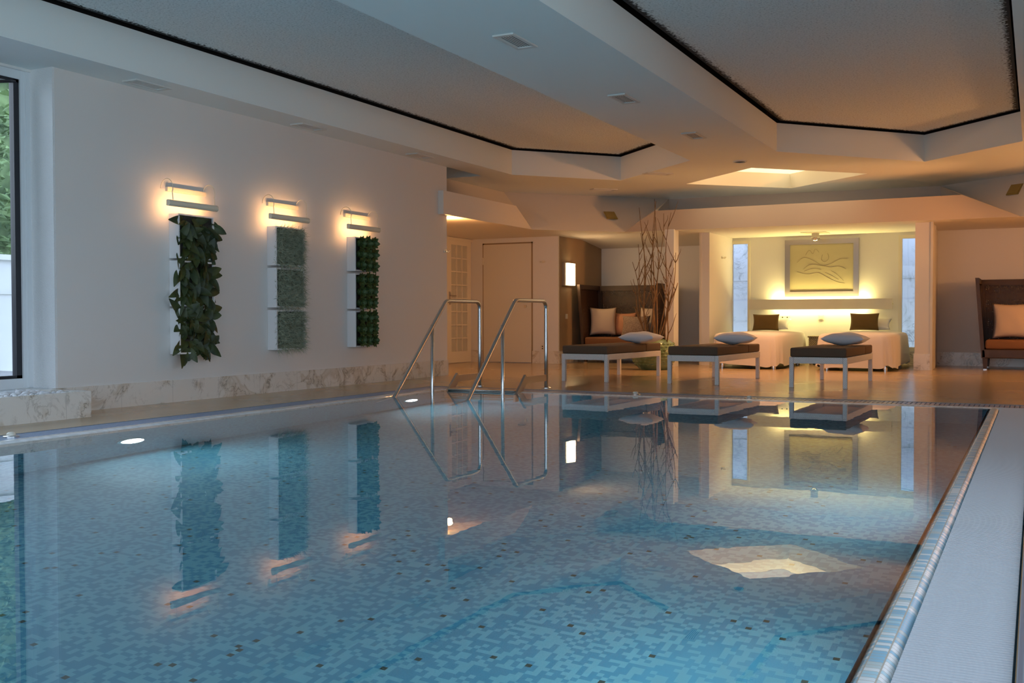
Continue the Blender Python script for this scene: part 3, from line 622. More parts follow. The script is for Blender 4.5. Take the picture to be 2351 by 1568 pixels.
# ------------------------------------------------------------------ plant boxes on the left wall
def leaf_shape(L, w, bend):
    vs, fs = [], []; n = 6
    for i in range(n + 1):
        u = i / n; ww = w * math.sin(PI * min(1, u * .92 + .06)) ** .8 * (1 - .15 * u); z = -bend * L * u * u; y = L * u
        vs += [(-ww, y, z + ww * .35), (0, y, z), (ww, y, z + ww * .35)]
    for i in range(n):
        for j in (0, 1): fs.append((i * 3 + j, i * 3 + j + 1, i * 3 + 4 + j, i * 3 + 3 + j))
    return vs, fs
def planter(y0, y1, z0, z1, kind, label, group, cat='planter'):
    D = .12
    t = thing('wall_planter', label, cat, (XL, (y0 + y1) / 2, z0), 0, group)
    w, h = (y1 - y0) / 2, z1 - z0; b = .014
    f = MB().box((.002, -w, 0), (D, -w + b, h)).box((.002, w - b, 0), (D, w, h)).box((.002, -w + b, 0), (D, w - b, b)).box((.002, -w + b, h - b), (D, w - b, h)).box((.002, -w + b, b), (.01, w - b, h - b))
    f.build('frame', M_['boxwhite'], t)
    MB().box((.01, -w + b, b), (D - .02, w - b, h - b)).build('soil', M_['soil'], t)
    rnd = random.Random(int(y0 * 100 + z0 * 37))
    if kind == 'leaf':
        mb = MB()
        for i in range(74):
            yy, zz = rnd.uniform(-w + .03, w - .03), rnd.uniform(.03, h - .02)
            vs, fs = leaf_shape(rnd.uniform(.11, .19), rnd.uniform(.034, .05), rnd.uniform(.1, .5))
            th = rnd.uniform(0, 2 * PI) if rnd.random() < .55 else rnd.gauss(-PI / 2, .7)
            dv = Vector((rnd.uniform(.25, .95), math.cos(th) + yy * 1.2, math.sin(th))).normalized()
            nrm = Vector((1, rnd.gauss(-.35, .35), rnd.gauss(.15, .35))); nrm = (nrm - dv * nrm.dot(dv)).normalized(); xv = dv.cross(nrm)
            mb.add(vs, fs, Matrix(((xv.x, dv.x, nrm.x, D - .03), (xv.y, dv.y, nrm.y, yy), (xv.z, dv.z, nrm.z, zz), (0, 0, 0, 1))))
        mb.build('foliage', M_['leaf'], t, 'all')
    elif kind == 'air':
        mb = MB()
        for i in range(3000):
            yy, zz = rnd.uniform(-w + .02, w - .005), rnd.uniform(.01, h - .015)
            p = Vector((D - rnd.uniform(.005, .03), yy, zz)); d = Vector((rnd.uniform(.25, 1), rnd.gauss(0, .75), rnd.gauss(-.05, .7))).normalized(); L = rnd.uniform(.05, .12); q = rnd.uniform(.0016, .0030)
            sd = d.cross(Vector((rnd.uniform(-1, 1), rnd.uniform(-1, 1), rnd.uniform(-1, 1)))).normalized() * q
            m1 = p + d * L * .55; e = p + d * L + Vector((0, rnd.gauss(0, .012), rnd.gauss(-.008, .012)))
            mb.add([p - sd, p + sd, m1 + sd * .8, m1 - sd * .8, e], [(0, 1, 2, 3), (3, 2, 4)])
        mb.build('air_plant', M_['airplant'], t)
    else:
        for r in range(3):
            for c in range(3):
                mb = MB()
                for ring, (nl, R, tilt) in enumerate(((9, .098, .30), (8, .074, .72), (5, .045, 1.1))):
                    for i in range(nl):
                        a = 2 * PI * i / nl + ring * .4 + rnd.uniform(-.1, .1); ln = R * rnd.uniform(.9, 1.15)
                        vs, fs = leaf_shape(ln, ln * .34, -.25)
                        M = Matrix.Rotation(PI / 2, 4, 'Y') @ Matrix.Rotation(a, 4, 'Z') @ Matrix.Rotation(tilt, 4, 'X')
                        mb.add(vs, fs, M)
                mb.lathe([(.045, 0), (.03, .03), (0, .045)], n=8, M=Matrix.Rotation(PI / 2, 4, 'Y'))
                o = mb.build('succulent', M_['succulent'], t, 'all'); o.location = (D - .005, (c - 1) * w * .62 + rnd.uniform(-.01, .01), h * (.17 + .33 * r) + rnd.uniform(-.01, .01))
    return t
pos = ('topmost', 'middle', 'lowest')
for k, (z0, z1) in enumerate(((1.325, 1.735), (.885, 1.305), (.445, .865))):
    planter(7.09, 7.55, z0, z1, 'leaf', 'white wall box with large dark broad leaves, %s of its column by the window' % pos[k], 'broad-leaved plant boxes')
for k, (z0, z1) in enumerate(((1.32, 1.725), (.885, 1.295), (.445, .858))):
    planter(8.45, 8.91, z0, z1, 'air', 'white wall box of grey-green wispy plants, %s of the middle column' % pos[k], 'wispy plant boxes')
for k, (z0, z1) in enumerate(((1.318, 1.71), (.88, 1.288), (.44, .856))):
    planter(9.84, 10.25, z0, z1, 'succ', 'white wall box with nine green rosettes, %s of the column nearest the ladder' % pos[k], 'succulent boxes')
# picture lights above the columns
M_['tube'] = emis('warm_tube', (1, .50, .19), 105)
def picture_light(yc, label):
    t = thing('picture_lamp', label, 'lamp', (XL, yc, 0), 0, 'picture lamps over the plant boxes')
    bpz, hz, hx = 1.957, 1.815, .15
    MB().box((.001, -.20, bpz - .02), (.03, .29, bpz + .02)).build('backplate', M_['lampwhite'], t)
    for yy in (-.235, .30):
        pts = []; 
        for i in range(13):
            a = PI * (1.0 - i / 12 * 1.15); pts.append((hx * .5 + .0 - (hx * .5) * -math.cos(a) * 1.0, yy - .02, bpz + .0 + .085 * math.sin(a)))
        pts.append((hx, yy - .02, hz + .022)); MB().tube(pts, .004, 6).build('arm', M_['lampwhite'], t, 'all')
    hood = MB(); n = 14; R = .029; vs = []
    for yy in (-.32, .30):
        for i in range(n + 1):
            a = math.radians(-128 + 256 * i / n); vs.append((hx + R * math.cos(a), yy, hz + R * math.sin(a)))
    k = n + 1; fs = [(i, i + 1, k + i + 1, k + i) for i in range(n)] + [tuple(range(k)), tuple(range(k, 2 * k))]
    hood.add(vs, fs); hood.build('hood', M_['lampwhite'], t)
    MB().tube([(hx - .008, -.27, hz), (hx - .008, .25, hz)], .008, 8).build('bulb', M_['tube'], t)
picture_light(7.25, 'cream tubular picture lamp lit over the broad-leaved plant column')
picture_light(8.64, 'cream tubular picture lamp lit over the wispy plant column')
picture_light(9.98, 'cream tubular picture lamp lit over the rosette plant column')

# ------------------------------------------------------------------ ceiling fittings
def vent(x, y, rz, label, dark, group, w=.085, l=.205):
    t = thing('ceiling_vent', label, 'vent', (x, y, ZC), rz, group)
    f = MB().box((-w, -l, -.012), (-w * .72, l, 0)).box((w * .72, -l, -.012), (w, l, 0)).box((-w * .72, -l, -.012), (w * .72, -l * .8, 0)).box((-w * .72, l * .8, -.012), (w * .72, l, 0)); f.build('frame', M_['ventwhite'], t)
    s = MB()
    for i in range(6): x0 = -w * .72 + i * w * 1.44 / 6; s.box((x0 + w * .02, -l * .8, -.0045), (x0 + w * .145, l * .8, -.0025))
    s.build('slats', M_['ventslat'], t); MB().box((-w * .75, -l * .82, -.002), (w * .75, l * .82, -.001)).build('opening', M_['dark' if dark else 'ventslat'], t)
for y, lb in ((6.86, 'white slotted air vent in the ceiling beam, nearest the viewer'), (9.11, 'white slotted air vent in the ceiling beam, middle of three'), (11.31, 'white slotted air vent in the ceiling beam, farthest of three'),): vent(-3.44, y, 0, lb, True, 'vents in the beam')
for y, lb in ((6.66, 'flat white air vent in the ceiling above the window end of the plant wall'), (8.9, 'flat white air vent in the ceiling above the wispy plant column'), (11.12, 'flat white air vent in the ceiling above the far end of the plant wall')): vent(-6.92, y, 0, lb, False, 'vents over the plant wall')
vent(-4.80, 14.05, -PI / 4, 'small flat ceiling vent between the pointed coffer and the skylight', False, 'vents before the alcoves')
vent(-6.15, 15.38, -PI / 4, 'small flat ceiling vent over the passage to the doors', False, 'vents before the alcoves')
t = thing('ceiling_speaker', 'small round ceiling speaker beside the skylight', 'speaker', (-3.47, 13.45, ZC))
MB().lathe([(.09, 0), (.09, -.012), (.07, -.016), (.07, 0)], n=24).build('rim', M_['ventwhite'], t, 40); MB().lathe([(0, -.006), (.07, -.006)], n=24).build('grille', M_['gasket'], t)
def uplight(c, u, v, label):
    t = thing('recessed_spot', label, 'lamp', c, 0, 'unlit square spots'); u, v = Vector(u).normalized(), Vector(v).normalized(); n = u.cross(v); s = .085
    P = lambda a, b, d: u * a * s + v * b * s + n * d
    q = [(-1, -1), (1, -1), (1, 1), (-1, 1)]; mb = MB()
    mb.add([P(a, b, .012) for a, b in q] + [P(a, b, -.01) for a, b in q], [(0, 1, 2, 3), (0, 4, 5, 1), (1, 5, 6, 2), (2, 6, 7, 3), (3, 7, 4, 0)]); mb.build('cover', M_['uplight'], t)
    r = MB().add([P(a * 1.12, b * 1.12, .004) for a, b in q] + [P(a * 1.12, b * 1.12, -.01) for a, b in q], [(0, 1, 2, 3), (0, 4, 5, 1), (1, 5, 6, 2), (2, 6, 7, 3), (3, 7, 4, 0)]); r.build('rim', M_['uplight'], t)
uplight((-6.224, 15.869, 2.447), (1, 1, 0), (-.54, .52, .66), 'square yellowish spot in the slanted ceiling over the left alcove')
uplight((-.296, 16.336, 2.577), (-.82, .57, 0), (-.35, -.50, -.79), 'square yellowish spot in the slanted ceiling at the right edge')
# ------------------------------------------------------------------ wall lamp, switches, hooks, sockets
M_['sconce'] = emis('sconce_glow', (1, .80, .42), 16)
t = thing('wall_sconce', 'glowing rectangular wall light on the brown wall beside the wicker sofa', 'lamp', (-7.192, 16.30, 1.32))
MB().box((0, -.20, 0), (.055, .20, .395)).build('housing', M_['steel'], t); MB().box((.05, -.12, .01), (.075, .18, .385)).build('diffuser', M_['sconce'], t)
M_['halllamp'] = emis('hall_lamp_glow', (1, .72, .25), 12)
t = thing('wall_sconce', 'small glowing yellow lamp peeping past the end of the plant wall', 'lamp', (-7.23, 12.12, 1.98))
MB().box((-.06, .001, 0), (.06, .02, .18)).build('backplate', M_['lampwhite'], t); MB().rbox((-.05, .02, .02), (.055, .10, .16), .012, 2).build('shade', M_['halllamp'], t)
def hook(loc, rz, label):
    t = thing('wall_mounted_hook', label, 'hook', loc, rz, 'wall hooks'); mb = MB()
    mb.rbox((-.03, -.012, -.02), (.03, 0, .02), .004, 1)
    mb.build('plate', M_['plug'], t)
    for s in (-1, 0, 1): MB().tube([(s * .04, -.008, 0), (s * .045, -.04, -.012), (s * .05, -.055, .012)], .006, 6).build('prong', M_['plug'], t)
hook((-7.475, 15.95, 1.725), 0, 'small white coat hook on the wall right of the plain door')
hook((-4.74, 17.2, 1.78), PI / 2, 'small coat hook on the bright side wall of the bed alcove')
hook((XL, 12.06, 1.67), PI / 2, 'small white coat hook at the end of the plant wall')
def plate(loc, rz, w, h, label, cat, name, n=0):
    t = thing(name, label, cat, loc, rz); MB().rbox((-w / 2, -.012, -h / 2), (w / 2, 0, h / 2), .003, 1).build('plate', M_['plug'], t)
    if n:
        for i in range(n):
            for s in (-1, 1): MB().lathe([(0, .001), (.012, .001), (.012, 0)], n=10, M=Matrix.Translation(((i - (n - 1) / 2) * w / n, -.0125, s * .018)) @ Matrix.Rotation(PI / 2, 4, 'X')).build('socket_hole', M_['gasket'], t)
    else: MB().rbox((-w * .32, -.018, -h * .32), (w * .32, -.01, h * .32), .003, 1).build('rocker', M_['plug'], t)
plate((-3.83, YB, .755), 0, .16, .10, 'double wall socket below the lit shelf beside the left bed', 'socket', 'wall_socket', 2)
plate((-3.23, YB, .772), 0, .085, .095, 'white wall switch below the lit shelf between the beds', 'switch', 'light_switch')
plate((-7.192, 16.27, .797), PI / 2, .08, .085, 'small white switch low on the brown wall below the wall light', 'switch', 'light_switch')
plate((-7.49, 15.95, .27), 0, .07, .09, 'small wall socket above the marble skirting right of the plain door', 'socket', 'wall_socket', 1)

# ------------------------------------------------------------------ loungers with pillows
def make_lounger(label, loc, rz):
    t = thing('sun_lounger', label, 'lounger', loc, rz, 'white wicker loungers at the pool end')
    W, Ln = .31, 1.66; l = .023
    for sx in (-1, 1):
        for yy in (.025, Ln - .05): MB().rbox((sx * (W - l) - l, yy - l, 0), (sx * (W - l) + l, yy + l, .335), .004, 1).build('leg', M_['wickerwhite'], t)
    f = MB().rbox((-W + .047, 0, .265), (W - .047, .05, .335), .004, 1).rbox((-W + .047, Ln - .075, .265), (W - .047, Ln - .025, .335), .004, 1)
    for sx in (-1, 1): f.rbox((sx * (W - l) - l, .047, .265), (sx * (W - l) + l, Ln - .072, .335), .004, 1)
    f.box((-W + .04, .04, .315), (W - .04, Ln - .06, .33)); f.build('frame', M_['wickerwhite'], t)
    MB().rbox((-W + .008, .0, .337), (W - .008, 1.17, .437), .018, 3).build('mattress', M_['mattress'], t, 50)
    MB().rbox((-W + .008, 1.18, .337), (W - .008, Ln - .01, .437), .018, 3).build('back_cushion', M_['mattress'], t, 50)
    return t
make_lounger('white wicker lounger with brown mattress, nearest the doors and the green vase', (-4.865, 11.535, 0), math.radians(-4))
make_lounger('white wicker lounger with brown mattress, between the other two', (-3.54, 11.60, 0), math.radians(-3))
make_lounger('white wicker lounger with brown mattress, in front of the right bed', (-2.125, 11.57, 0), math.radians(-1.5))
def pillow_mb(w, h, t, pinch=.10, n=16, sag=0):
    """pillow in local XY plane, thickness along Z"""
    mb = MB(); vs = []; fs = []
    for s in (1, -1):
        for i in range(n + 1):
            for j in range(n + 1):
                u, v = -1 + 2 * i / n, -1 + 2 * j / n
                x = w / 2 * u * (1 - pinch * (1 - v * v)); y = h / 2 * v * (1 - pinch * (1 - u * u))
                z = s * t / 2 * max(0, (1 - u * u) * (1 - v * v)) ** .42
                z += .006 * math.sin(5 * u + 3 * v) * (1 - u * u) * (1 - v * v)
                vs.append((x, y, z))
    k = (n + 1) * (n + 1)
    for s in (0, 1):
        for i in range(n):
            for j in range(n):
                a = s * k + i * (n + 1) + j; q = (a, a + n + 1, a + n + 2, a + 1); fs.append(q if s == 0 else q[::-1])
    return mb.add(vs, fs)
def pillow(name, label, cat, mtl, size, loc, rot, group=None, pinch=.1):
    o = pillow_mb(*size, pinch).build(name, mtl, None, 'all'); o.location = loc; o.rotation_euler = rot; return tag(o, label, cat, group)
for k, (x, y, rz, lb) in enumerate(((-4.53, 12.62, -.1, 'white pillow lying on the lounger before the green vase'), (-3.30, 12.60, .12, 'white pillow lying on the middle lounger'), (-2.0, 12.60, -.08, 'white pillow lying on the lounger before the right bed'))):
    pillow('white_pillow', lb, 'pillow', M_['pillow'], (.50, .36, .15), (x, y, .437 + .082), (0, 0, rz), 'white pillows on the loungers')

# ------------------------------------------------------------------ wicker wing sofas
def sofa(label, loc, W, legs=(-1, 1)):
    t = thing('wicker_sofa', label, 'sofa', loc, 0, 'high-backed wicker sofas'); H = 1.345; D = .95
    # local: x 0..W, y 0 (front) .. D (back)
    for x in (.05, W - .05):
        for y in (.05, D - .08):
            l = MB().frus((x, y, .015), .034, (x, y, .2), .055); ob = l.build('leg', M_['wickerbrown'], t)
            MB().frus((x, y, 0), .032, (x, y, .018), .034).build('foot_cap', M_['chrome'], ob)
    MB().rbox((0, 0, .17), (W, D - .05, .30), .012, 2).build('seat_frame', M_['wickerbrown'], t)
    MB().rbox((.05, -.01, .302), (W - .05, D - .14, .44), .035, 3).build('seat_cushion', M_['seatbrown'], t, 50)
    for sx, x0 in ((-1, 0), (1, W)):
        fl = .09   # flare to the outside at the top
        def pt(y, z, th): 
            k = (z - .17) / (H - .17); return (x0 + sx * fl * k - sx * th, y + .12 * k * (1 if y > .5 else -.0), z)
        def panel(ya, yb, za, zb, th):
            vs = [pt(y, z, o) for o in (0, th) for y, z in ((ya, za), (yb, za), (yb, zb), (ya, zb))]
            return vs, [(0, 1, 2, 3), (7, 6, 5, 4), (0, 4, 5, 1), (1, 5, 6, 2), (2, 6, 7, 3), (3, 7, 4, 0)]
        fr = MB(); yb = D - .1
        for a in ((0, .07, .17, H), (yb - .07, yb, .17, H), (.07, yb - .07, H - .08, H), (.07, yb - .07, .17, .32)): fr.add(*panel(*a, .05))
        ob = fr.build('wing', M_['wickerbrown'], t)
        MB().add(*panel(.07, yb - .07, .32, H - .08, .02)).build('open_weave', M_['wickeropen'], ob)
    def bp(x, z, o): k = (z - .17) / (H - .17); return (x + (.09 * k if x > W / 2 else -.09 * k), D - .1 + .12 * k - o, z)
    def bpan(xa, xb, za, zb, th):
        vs = [bp(x, z, o) for o in (0, th) for x, z in ((xa, za), (xb, za), (xb, zb), (xa, zb))]
        return vs, [(0, 1, 2, 3), (7, 6, 5, 4), (0, 4, 5, 1), (1, 5, 6, 2), (2, 6, 7, 3), (3, 7, 4, 0)]
    fr = MB()
    for a in ((0, .08, .17, H), (W - .08, W, .17, H), (.08, W - .08, H - .09, H), (.08, W - .08, .17, .42)): fr.add(*bpan(*a, .05))
    ob = fr.build('backrest', M_['wickerbrown'], t); MB().add(*bpan(.08, W - .08, .42, H - .09, .025)).build('open_weave', M_['wickeropen'], ob)
    return t
sofa('dark brown high-backed wicker sofa in the left alcove behind the branches', (-6.99, 16.47, 0), 1.29)
sofa('dark brown high-backed wicker sofa at the right edge, its left half showing', (-.72, 16.60, 0), 1.75)
up = PI / 2
pillow('sofa_cushion', 'large cream square cushion at the left end of the left sofa', 'cushion', M_['cream'], (.47, .50, .17), (-6.79, 16.95, .71), (up - .22, .0, .38), 'cushions on the left sofa')
pillow('sofa_cushion', 'salmon cushion leaning behind the tweed one on the left sofa', 'cushion', M_['salmon'], (.45, .42, .14), (-6.47, 17.12, .66), (up - .22, .0, -.05), 'cushions on the left sofa')
pillow('sofa_cushion', 'speckled tweed cushion in the middle of the left sofa', 'cushion', M_['tweed'], (.50, .37, .15), (-6.16, 16.88, .63), (up - .28, .0, .06), 'cushions on the left sofa')
pillow('sofa_cushion', 'cream cushion half hidden by the dry branches on the left sofa', 'cushion', M_['cream'], (.42, .50, .15), (-5.98, 17.12, .71), (up - .22, .0, -.1), 'cushions on the left sofa')
pillow('sofa_cushion', 'peach cushion on the cut-off sofa at the right edge', 'cushion', M_['cream'], (.54, .54, .17), (-.33, 17.08, .715), (up - .22, .0, .1), 'cushions on the right sofa')
pillow('sofa_cushion', 'dark green cushion corner beside the peach one at the right edge', 'cushion', M_['darkgreen'], (.46, .42, .14), (.20, 16.98, .655), (up - .25, .0, -.1), 'cushions on the right sofa')

# ------------------------------------------------------------------ green vase with branches
def vase_mat():
    m, nt, b, out = nodes('green_glaze'); L = nt.links
    tc = N(nt, 'ShaderNodeTexCoord'); nz = N(nt, 'ShaderNodeTexNoise'); nz.inputs['Scale'].default_value = 6; L.new(tc.outputs['Object'], nz.inputs['Vector'])
    r = ramp(nt, nz.outputs['Fac'], [(.3, (.11, .19, .09)), (.7, (.24, .34, .20))]); L.new(r.outputs[0], b.inputs['Base Color']); b.inputs['Roughness'].default_value = .18
    return m
M_['vase'] = vase_mat()
t = thing('floor_vase', 'squat round green glazed vase with scaly relief, standing behind the first lounger', 'vase', (-5.10, 14.75, 0))
mb = MB(); prof = [(.20, 0), (.25, .05), (.305, .13), (.335, .22), (.335, .30), (.30, .385), (.25, .435), (.215, .45), (.20, .452), (.195, .43), (.21, .38)]
mb.lathe(prof, n=48); rows = 9
for r in range(1, rows):
    z = .04 + r * .043
    for a_, b_ in zip(prof, prof[1:]):
        if a_[1] <= z <= b_[1]: R = a_[0] + (b_[0] - a_[0]) * (z - a_[1]) / (b_[1] - a_[1]); break
    for k in range(26):
        a = 2 * PI * (k + .5 * (r % 2)) / 26; c = Vector((R * math.cos(a), R * math.sin(a), z)); o = Vector((math.cos(a), math.sin(a), 0)); s = Vector((-o.y, o.x, 0))
        mb.add([c - s * .036 + Vector((0, 0, .0)), c + Vector((0, 0, -.026)), c + s * .036, c + Vector((0, 0, .026)), c + o * .016], [(0, 1, 4), (1, 2, 4), (2, 3, 4), (3, 0, 4)])
mb.build('body', M_['vase'], t, 25)
rnd = random.Random(11)
tops = [(-.06, 2.56), (-.13, 2.40), (.03, 2.50), (.10, 2.33), (.02, 2.28), (.34, 2.30), (-.30, 1.88), (.42, 1.72), (.36, 1.50), (-.32, 1.35), (-.22, 2.05), (.24, 1.65), (.40, 1.28), (-.26, 1.60)]
for k, (dx, zt) in enumerate(tops):
    mb = MB(); x0 = dx * .3 + rnd.uniform(-.04, .04); dy0 = rnd.uniform(-.1, .1); dy = rnd.uniform(-.25, .2); n = 12; pts = []
    for i in range(n):
        u = i / (n - 1); pts.append(Vector((x0 + (dx - x0) * u ** 1.1 + .028 * math.sin(u * 9 + k * 2), dy0 + (dy - dy0) * u + .02 * math.sin(u * 7 + k), .10 + (zt - .10) * u)))
    mb.tube(pts, [.014 * (1 - .72 * i / (n - 1)) for i in range(n)], 6)
    for q in range(rnd.choice((3, 4, 5))):
        i = rnd.randint(4, n - 2); s = rnd.choice((-1, 1)); L = rnd.uniform(.12, .38); b = pts[i]; p2 = [b]
        for j in range(1, 5): p2.append(b + Vector((s * L * .42 * (j / 4) ** .8 + .008 * math.sin(j * 3), rnd.uniform(-.02, .02), L * j / 4)))
        mb.tube(p2, [.007, .006, .005, .004, .0025], 5)
    o = mb.build('dried_branch', M_['twig'], None, 'all'); o.location = (-5.10, 14.75, 0)
    tag(o, 'tall bare dry branch standing with others in the green vase', 'branch', 'dry branches in the green vase')

# ------------------------------------------------------------------ beds in the bright alcove
def bed(label, x0, x1, y0, y1, seed, group='white beds in the alcove'):
    t = thing('day_bed', label, 'bed', ((x0 + x1) / 2, y0, 0), 0, group); w = (x1 - x0) / 2; L = y1 - y0; rnd = random.Random(seed)
    n = 120; rings = [(.055, 1.0, .0), (.15, 1.0, .0), (.3, .985, .0), (.42, .97, .0), (.485, .955, .01), (.52, .92, .03), (.535, .84, .06), (.545, .6, .1), (.55, .2, .1)]
    ph = [rnd.uniform(0, 6) for _ in range(4)]; vs = []
    for z, k, rr in rings:
        for i in range(n):
            a = 2 * PI * i / n; c, s = math.cos(a), math.sin(a); e = .28
            x = w * math.copysign(abs(c) ** e, c); y = L / 2 * math.copysign(abs(s) ** e, s)
            wav = (.55 - z) / .5; f = 1 + wav * .022 * (math.sin(13 * a + ph[0]) + .6 * math.sin(23 * a + ph[1])) if z < .5 else 1
            kk = k if k > .9 else k
            zz = z + (.02 * math.sin(5 * a + ph[2]) + .012 * math.sin(11 * a + ph[3]) if z < .06 else 0)
            insetv = (1 - kk) * w
            sx = (w - insetv) / w; sy = (L / 2 - insetv) / (L / 2)
            vs.append((x * sx * f, y * sy * (1 + (f - 1) * .5) + L / 2, zz))
    fs = [(i * n + j, i * n + (j + 1) % n, (i + 1) * n + (j + 1) % n, (i + 1) * n + j) for i in range(len(rings) - 1) for j in range(n)] + [tuple(range((len(rings) - 1) * n, len(rings) * n))]
    MB().add(vs, fs).build('bed_sheet', M_['white'], t, 'all')
    for sx in (-1, 1):
        for y in (.28, L - .25): MB().lathe([(.035, 0), (.035, .06), (.03, .06), (.03, .14)], (sx * w * .72, y, 0), 14).build('leg', M_['chrome'], t, 40)
    MB().box((-w * .85, .2, .12), (w * .85, L - .15, .5)).build('base', M_['dark'], t)
    return t
bed('white draped bed on the left in the bright alcove', -4.47, -3.38, 15.42, 17.72, 1)
bed('white draped bed on the right in the bright alcove', -2.91, -1.78, 15.42, 17.72, 2)
pillow('bed_cushion', 'small brown cushion propped up on the left bed', 'cushion', M_['brown'], (.44, .28, .12), (-4.03, 17.33, .69), (up - .2, 0, .02), 'brown cushions on the beds', .08)
pillow('bed_cushion', 'small brown cushion propped up on the right bed', 'cushion', M_['brown'], (.45, .28, .12), (-2.46, 17.33, .70), (up - .2, 0, -.02), 'brown cushions on the beds', .08)
pillow('bed_pillow', 'flat white pillow behind the brown cushion on the left bed', 'pillow', M_['white'], (.60, .30, .12), (-3.98, 17.55, .66), (.6, 0, 0), 'white pillows on the beds')
pillow('bed_pillow', 'flat white pillow behind the brown cushion on the right bed', 'pillow', M_['white'], (.60, .30, .12), (-2.38, 17.55, .66), (.6, 0, 0), 'white pillows on the beds')
t = thing('wicker_stool', 'low tan wicker chest standing between the two beds', 'table', (-3.13, 17.5, 0))
MB().rbox((-.20, -.18, .04), (.20, .18, .44), .01, 2).build('body', M_['wickertan'], t); MB().rbox((-.215, -.195, .44), (.215, .195, .468), .008, 2).build('top', M_['wickertan'], t)
for sx in (-1, 1):
    for sy in (-1, 1): MB().box((sx * .17 - .02, sy * .15 - .02, 0), (sx * .17 + .02, sy * .15 + .02, .05)).build('leg', M_['wickertan'], t)

# lit shelf
t = thing('wall_shelf', 'long beige wall panel shelf with light glowing above and below it', 'shelf', (-3.25, YB, .905))
MB().box((-1.163, -.14, 0), (1.163, -.12, .172)).box((-1.16, -.12, .076), (1.16, -.001, .096)).build('panel', M_['tallframe'], t)
M_['led'] = emis('led_strip', (1, .80, .32), 30)
for z in (.11, .055): MB().box((-.80, -.075, z - .004), (.80, -.03, z + .006)).build('light_strip', M_['led'], t)
# framed drawing (plain flowing lines, not a copy of any work)
t = thing('framed_picture', 'framed line drawing on yellowish paper hanging above the lit shelf', 'picture', (-3.228, YB, 1.12))
w, h, b = .602, .965, .085; f = MB()
f.box((-w, -.035, 0), (-w + b, -.002, h)).box((w - b, -.035, 0), (w, -.002, h)).box((-w + b, -.035, 0), (w - b, -.002, b)).box((-w + b, -.035, h - b), (w - b, -.002, h)); f.build('frame', M_['picframe'], t)
MB().box((-w + b, -.02, b), (w - b, -.004, h - b)).build('sheet', M_['paper'], t)
ink = MB()
def curve(pts):
    q = []; P = [Vector((p[0], -.0202, p[1])) for p in pts]
    for i in range(len(P) - 1):
        p0, p1, p2, p3 = P[max(0, i - 1)], P[i], P[i + 1], P[min(len(P) - 1, i + 2)]
        for s in range(6):
            u = s / 6; q.append(.5 * ((2 * p1) + (p2 - p0) * u + (2 * p0 - 5 * p1 + 4 * p2 - p3) * u * u + (3 * p1 - p0 - 3 * p2 + p3) * u ** 3))
    q.append(P[-1]); ink.tube(q, .0016, 5)
curve([(-.40, .58), (-.28, .66), (-.12, .60), (.02, .52), (.16, .55), (.30, .62), (.42, .62)])
curve([(-.40, .42), (-.22, .38), (-.05, .40), (.10, .32), (.26, .24), (.38, .22)])
curve([(-.30, .46), (-.18, .54), (-.02, .52), (.14, .49), (.28, .50), (.40, .45)])
curve([(-.26, .70), (-.20, .78), (-.14, .72), (-.10, .80), (-.04, .74)])
curve([(.02, .70), (.0, .62), (.06, .58), (.12, .64), (.10, .72)])
curve([(.06, .40), (.18, .34), (.28, .28)]); curve([(.16, .43), (.26, .36), (.36, .26)]); curve([(-.28, .43), (-.14, .47), (0, .45)])
ink.build('drawing', M_['ink'], t, 'all')
# dome spot under the alcove ceiling
t = thing('dome_spot', 'chrome dome spot hanging from a plate on the bright alcove ceiling', 'lamp', (-3.23, 17.33, ZL))
MB().box((-.2, -.2, -.008), (.2, .2, 0)).build('plate', M_['tallframe'], t); MB().lathe([(.06, -.008), (.06, -.07)], n=20).build('neck', M_['plug'], t, 40)
MB().lathe([(.07, -.07)] + [(.07 * math.cos(a * PI / 16), -.07 - .07 * math.sin(a * PI / 16)) for a in range(1, 9)], n=24).build('dome', M_['chrome'], t, 'all')

# ------------------------------------------------------------------ lights
def light(name, typ, loc, energy, col, size=.2, rot=None, size_y=None, spot=None):
    l = bpy.data.lights.new(name, typ); l.energy = energy; l.color = col
    if typ == 'AREA':
        l.size = size
        if size_y: l.shape = 'RECTANGLE'; l.size_y = size_y
    else: l.shadow_soft_size = size
    if spot: l.spot_size = spot[0]; l.spot_blend = spot[1]
    o = bpy.data.objects.new(name, l); C.objects.link(o); o.location = loc
    if rot: o.rotation_euler = rot
    return o
WARM, AMBER, YEL = (1, .52, .20), (1, .42, .125), (1, .80, .27)
light('hall_lamp_light', 'POINT', (-7.23, 12.34, 2.04), 60, AMBER, .05)
light('right_hall_lamp_light', 'POINT', (1.15, 15.3, 1.95), 30, AMBER, .06)
light('warm_fill_right', 'POINT', (1.5, 14.6, 1.5), 90, AMBER, .12)  # unseen source without fixture, added to warm the far ceiling
_d = Vector((-6.4, 15.9, 2.5)) - Vector((1.5, 14.7, 1.6))
light('slope_fill_spot', 'SPOT', (1.5, 14.7, 1.6), 520, (1, .40, .12), .1, _d.to_track_quat('-Z', 'Y').to_euler(), spot=(math.radians(46), .8))  # added fill aimed at the left ceiling slopes, no fixture there
light('floor_bounce_fill', 'SPOT', (cx, 14.5, 2.95), 390, (1, .38, .10), .2, (0, 0, 0), spot=(math.radians(100), .8))  # added fill: lights the floor so orange bounces up to the ceiling
light('sconce_light', 'AREA', (-7.10, 16.33, 1.51), 6, WARM, .36, (0, -PI / 2, 0), .25)
light('shelf_light_up', 'AREA', (-3.25, 17.79, 1.05), 38, YEL, 1.5, (PI, 0, 0), .05)
light('shelf_light_down', 'AREA', (-3.25, 17.79, .93), 11, YEL, 1.5, (0, 0, 0), .05)
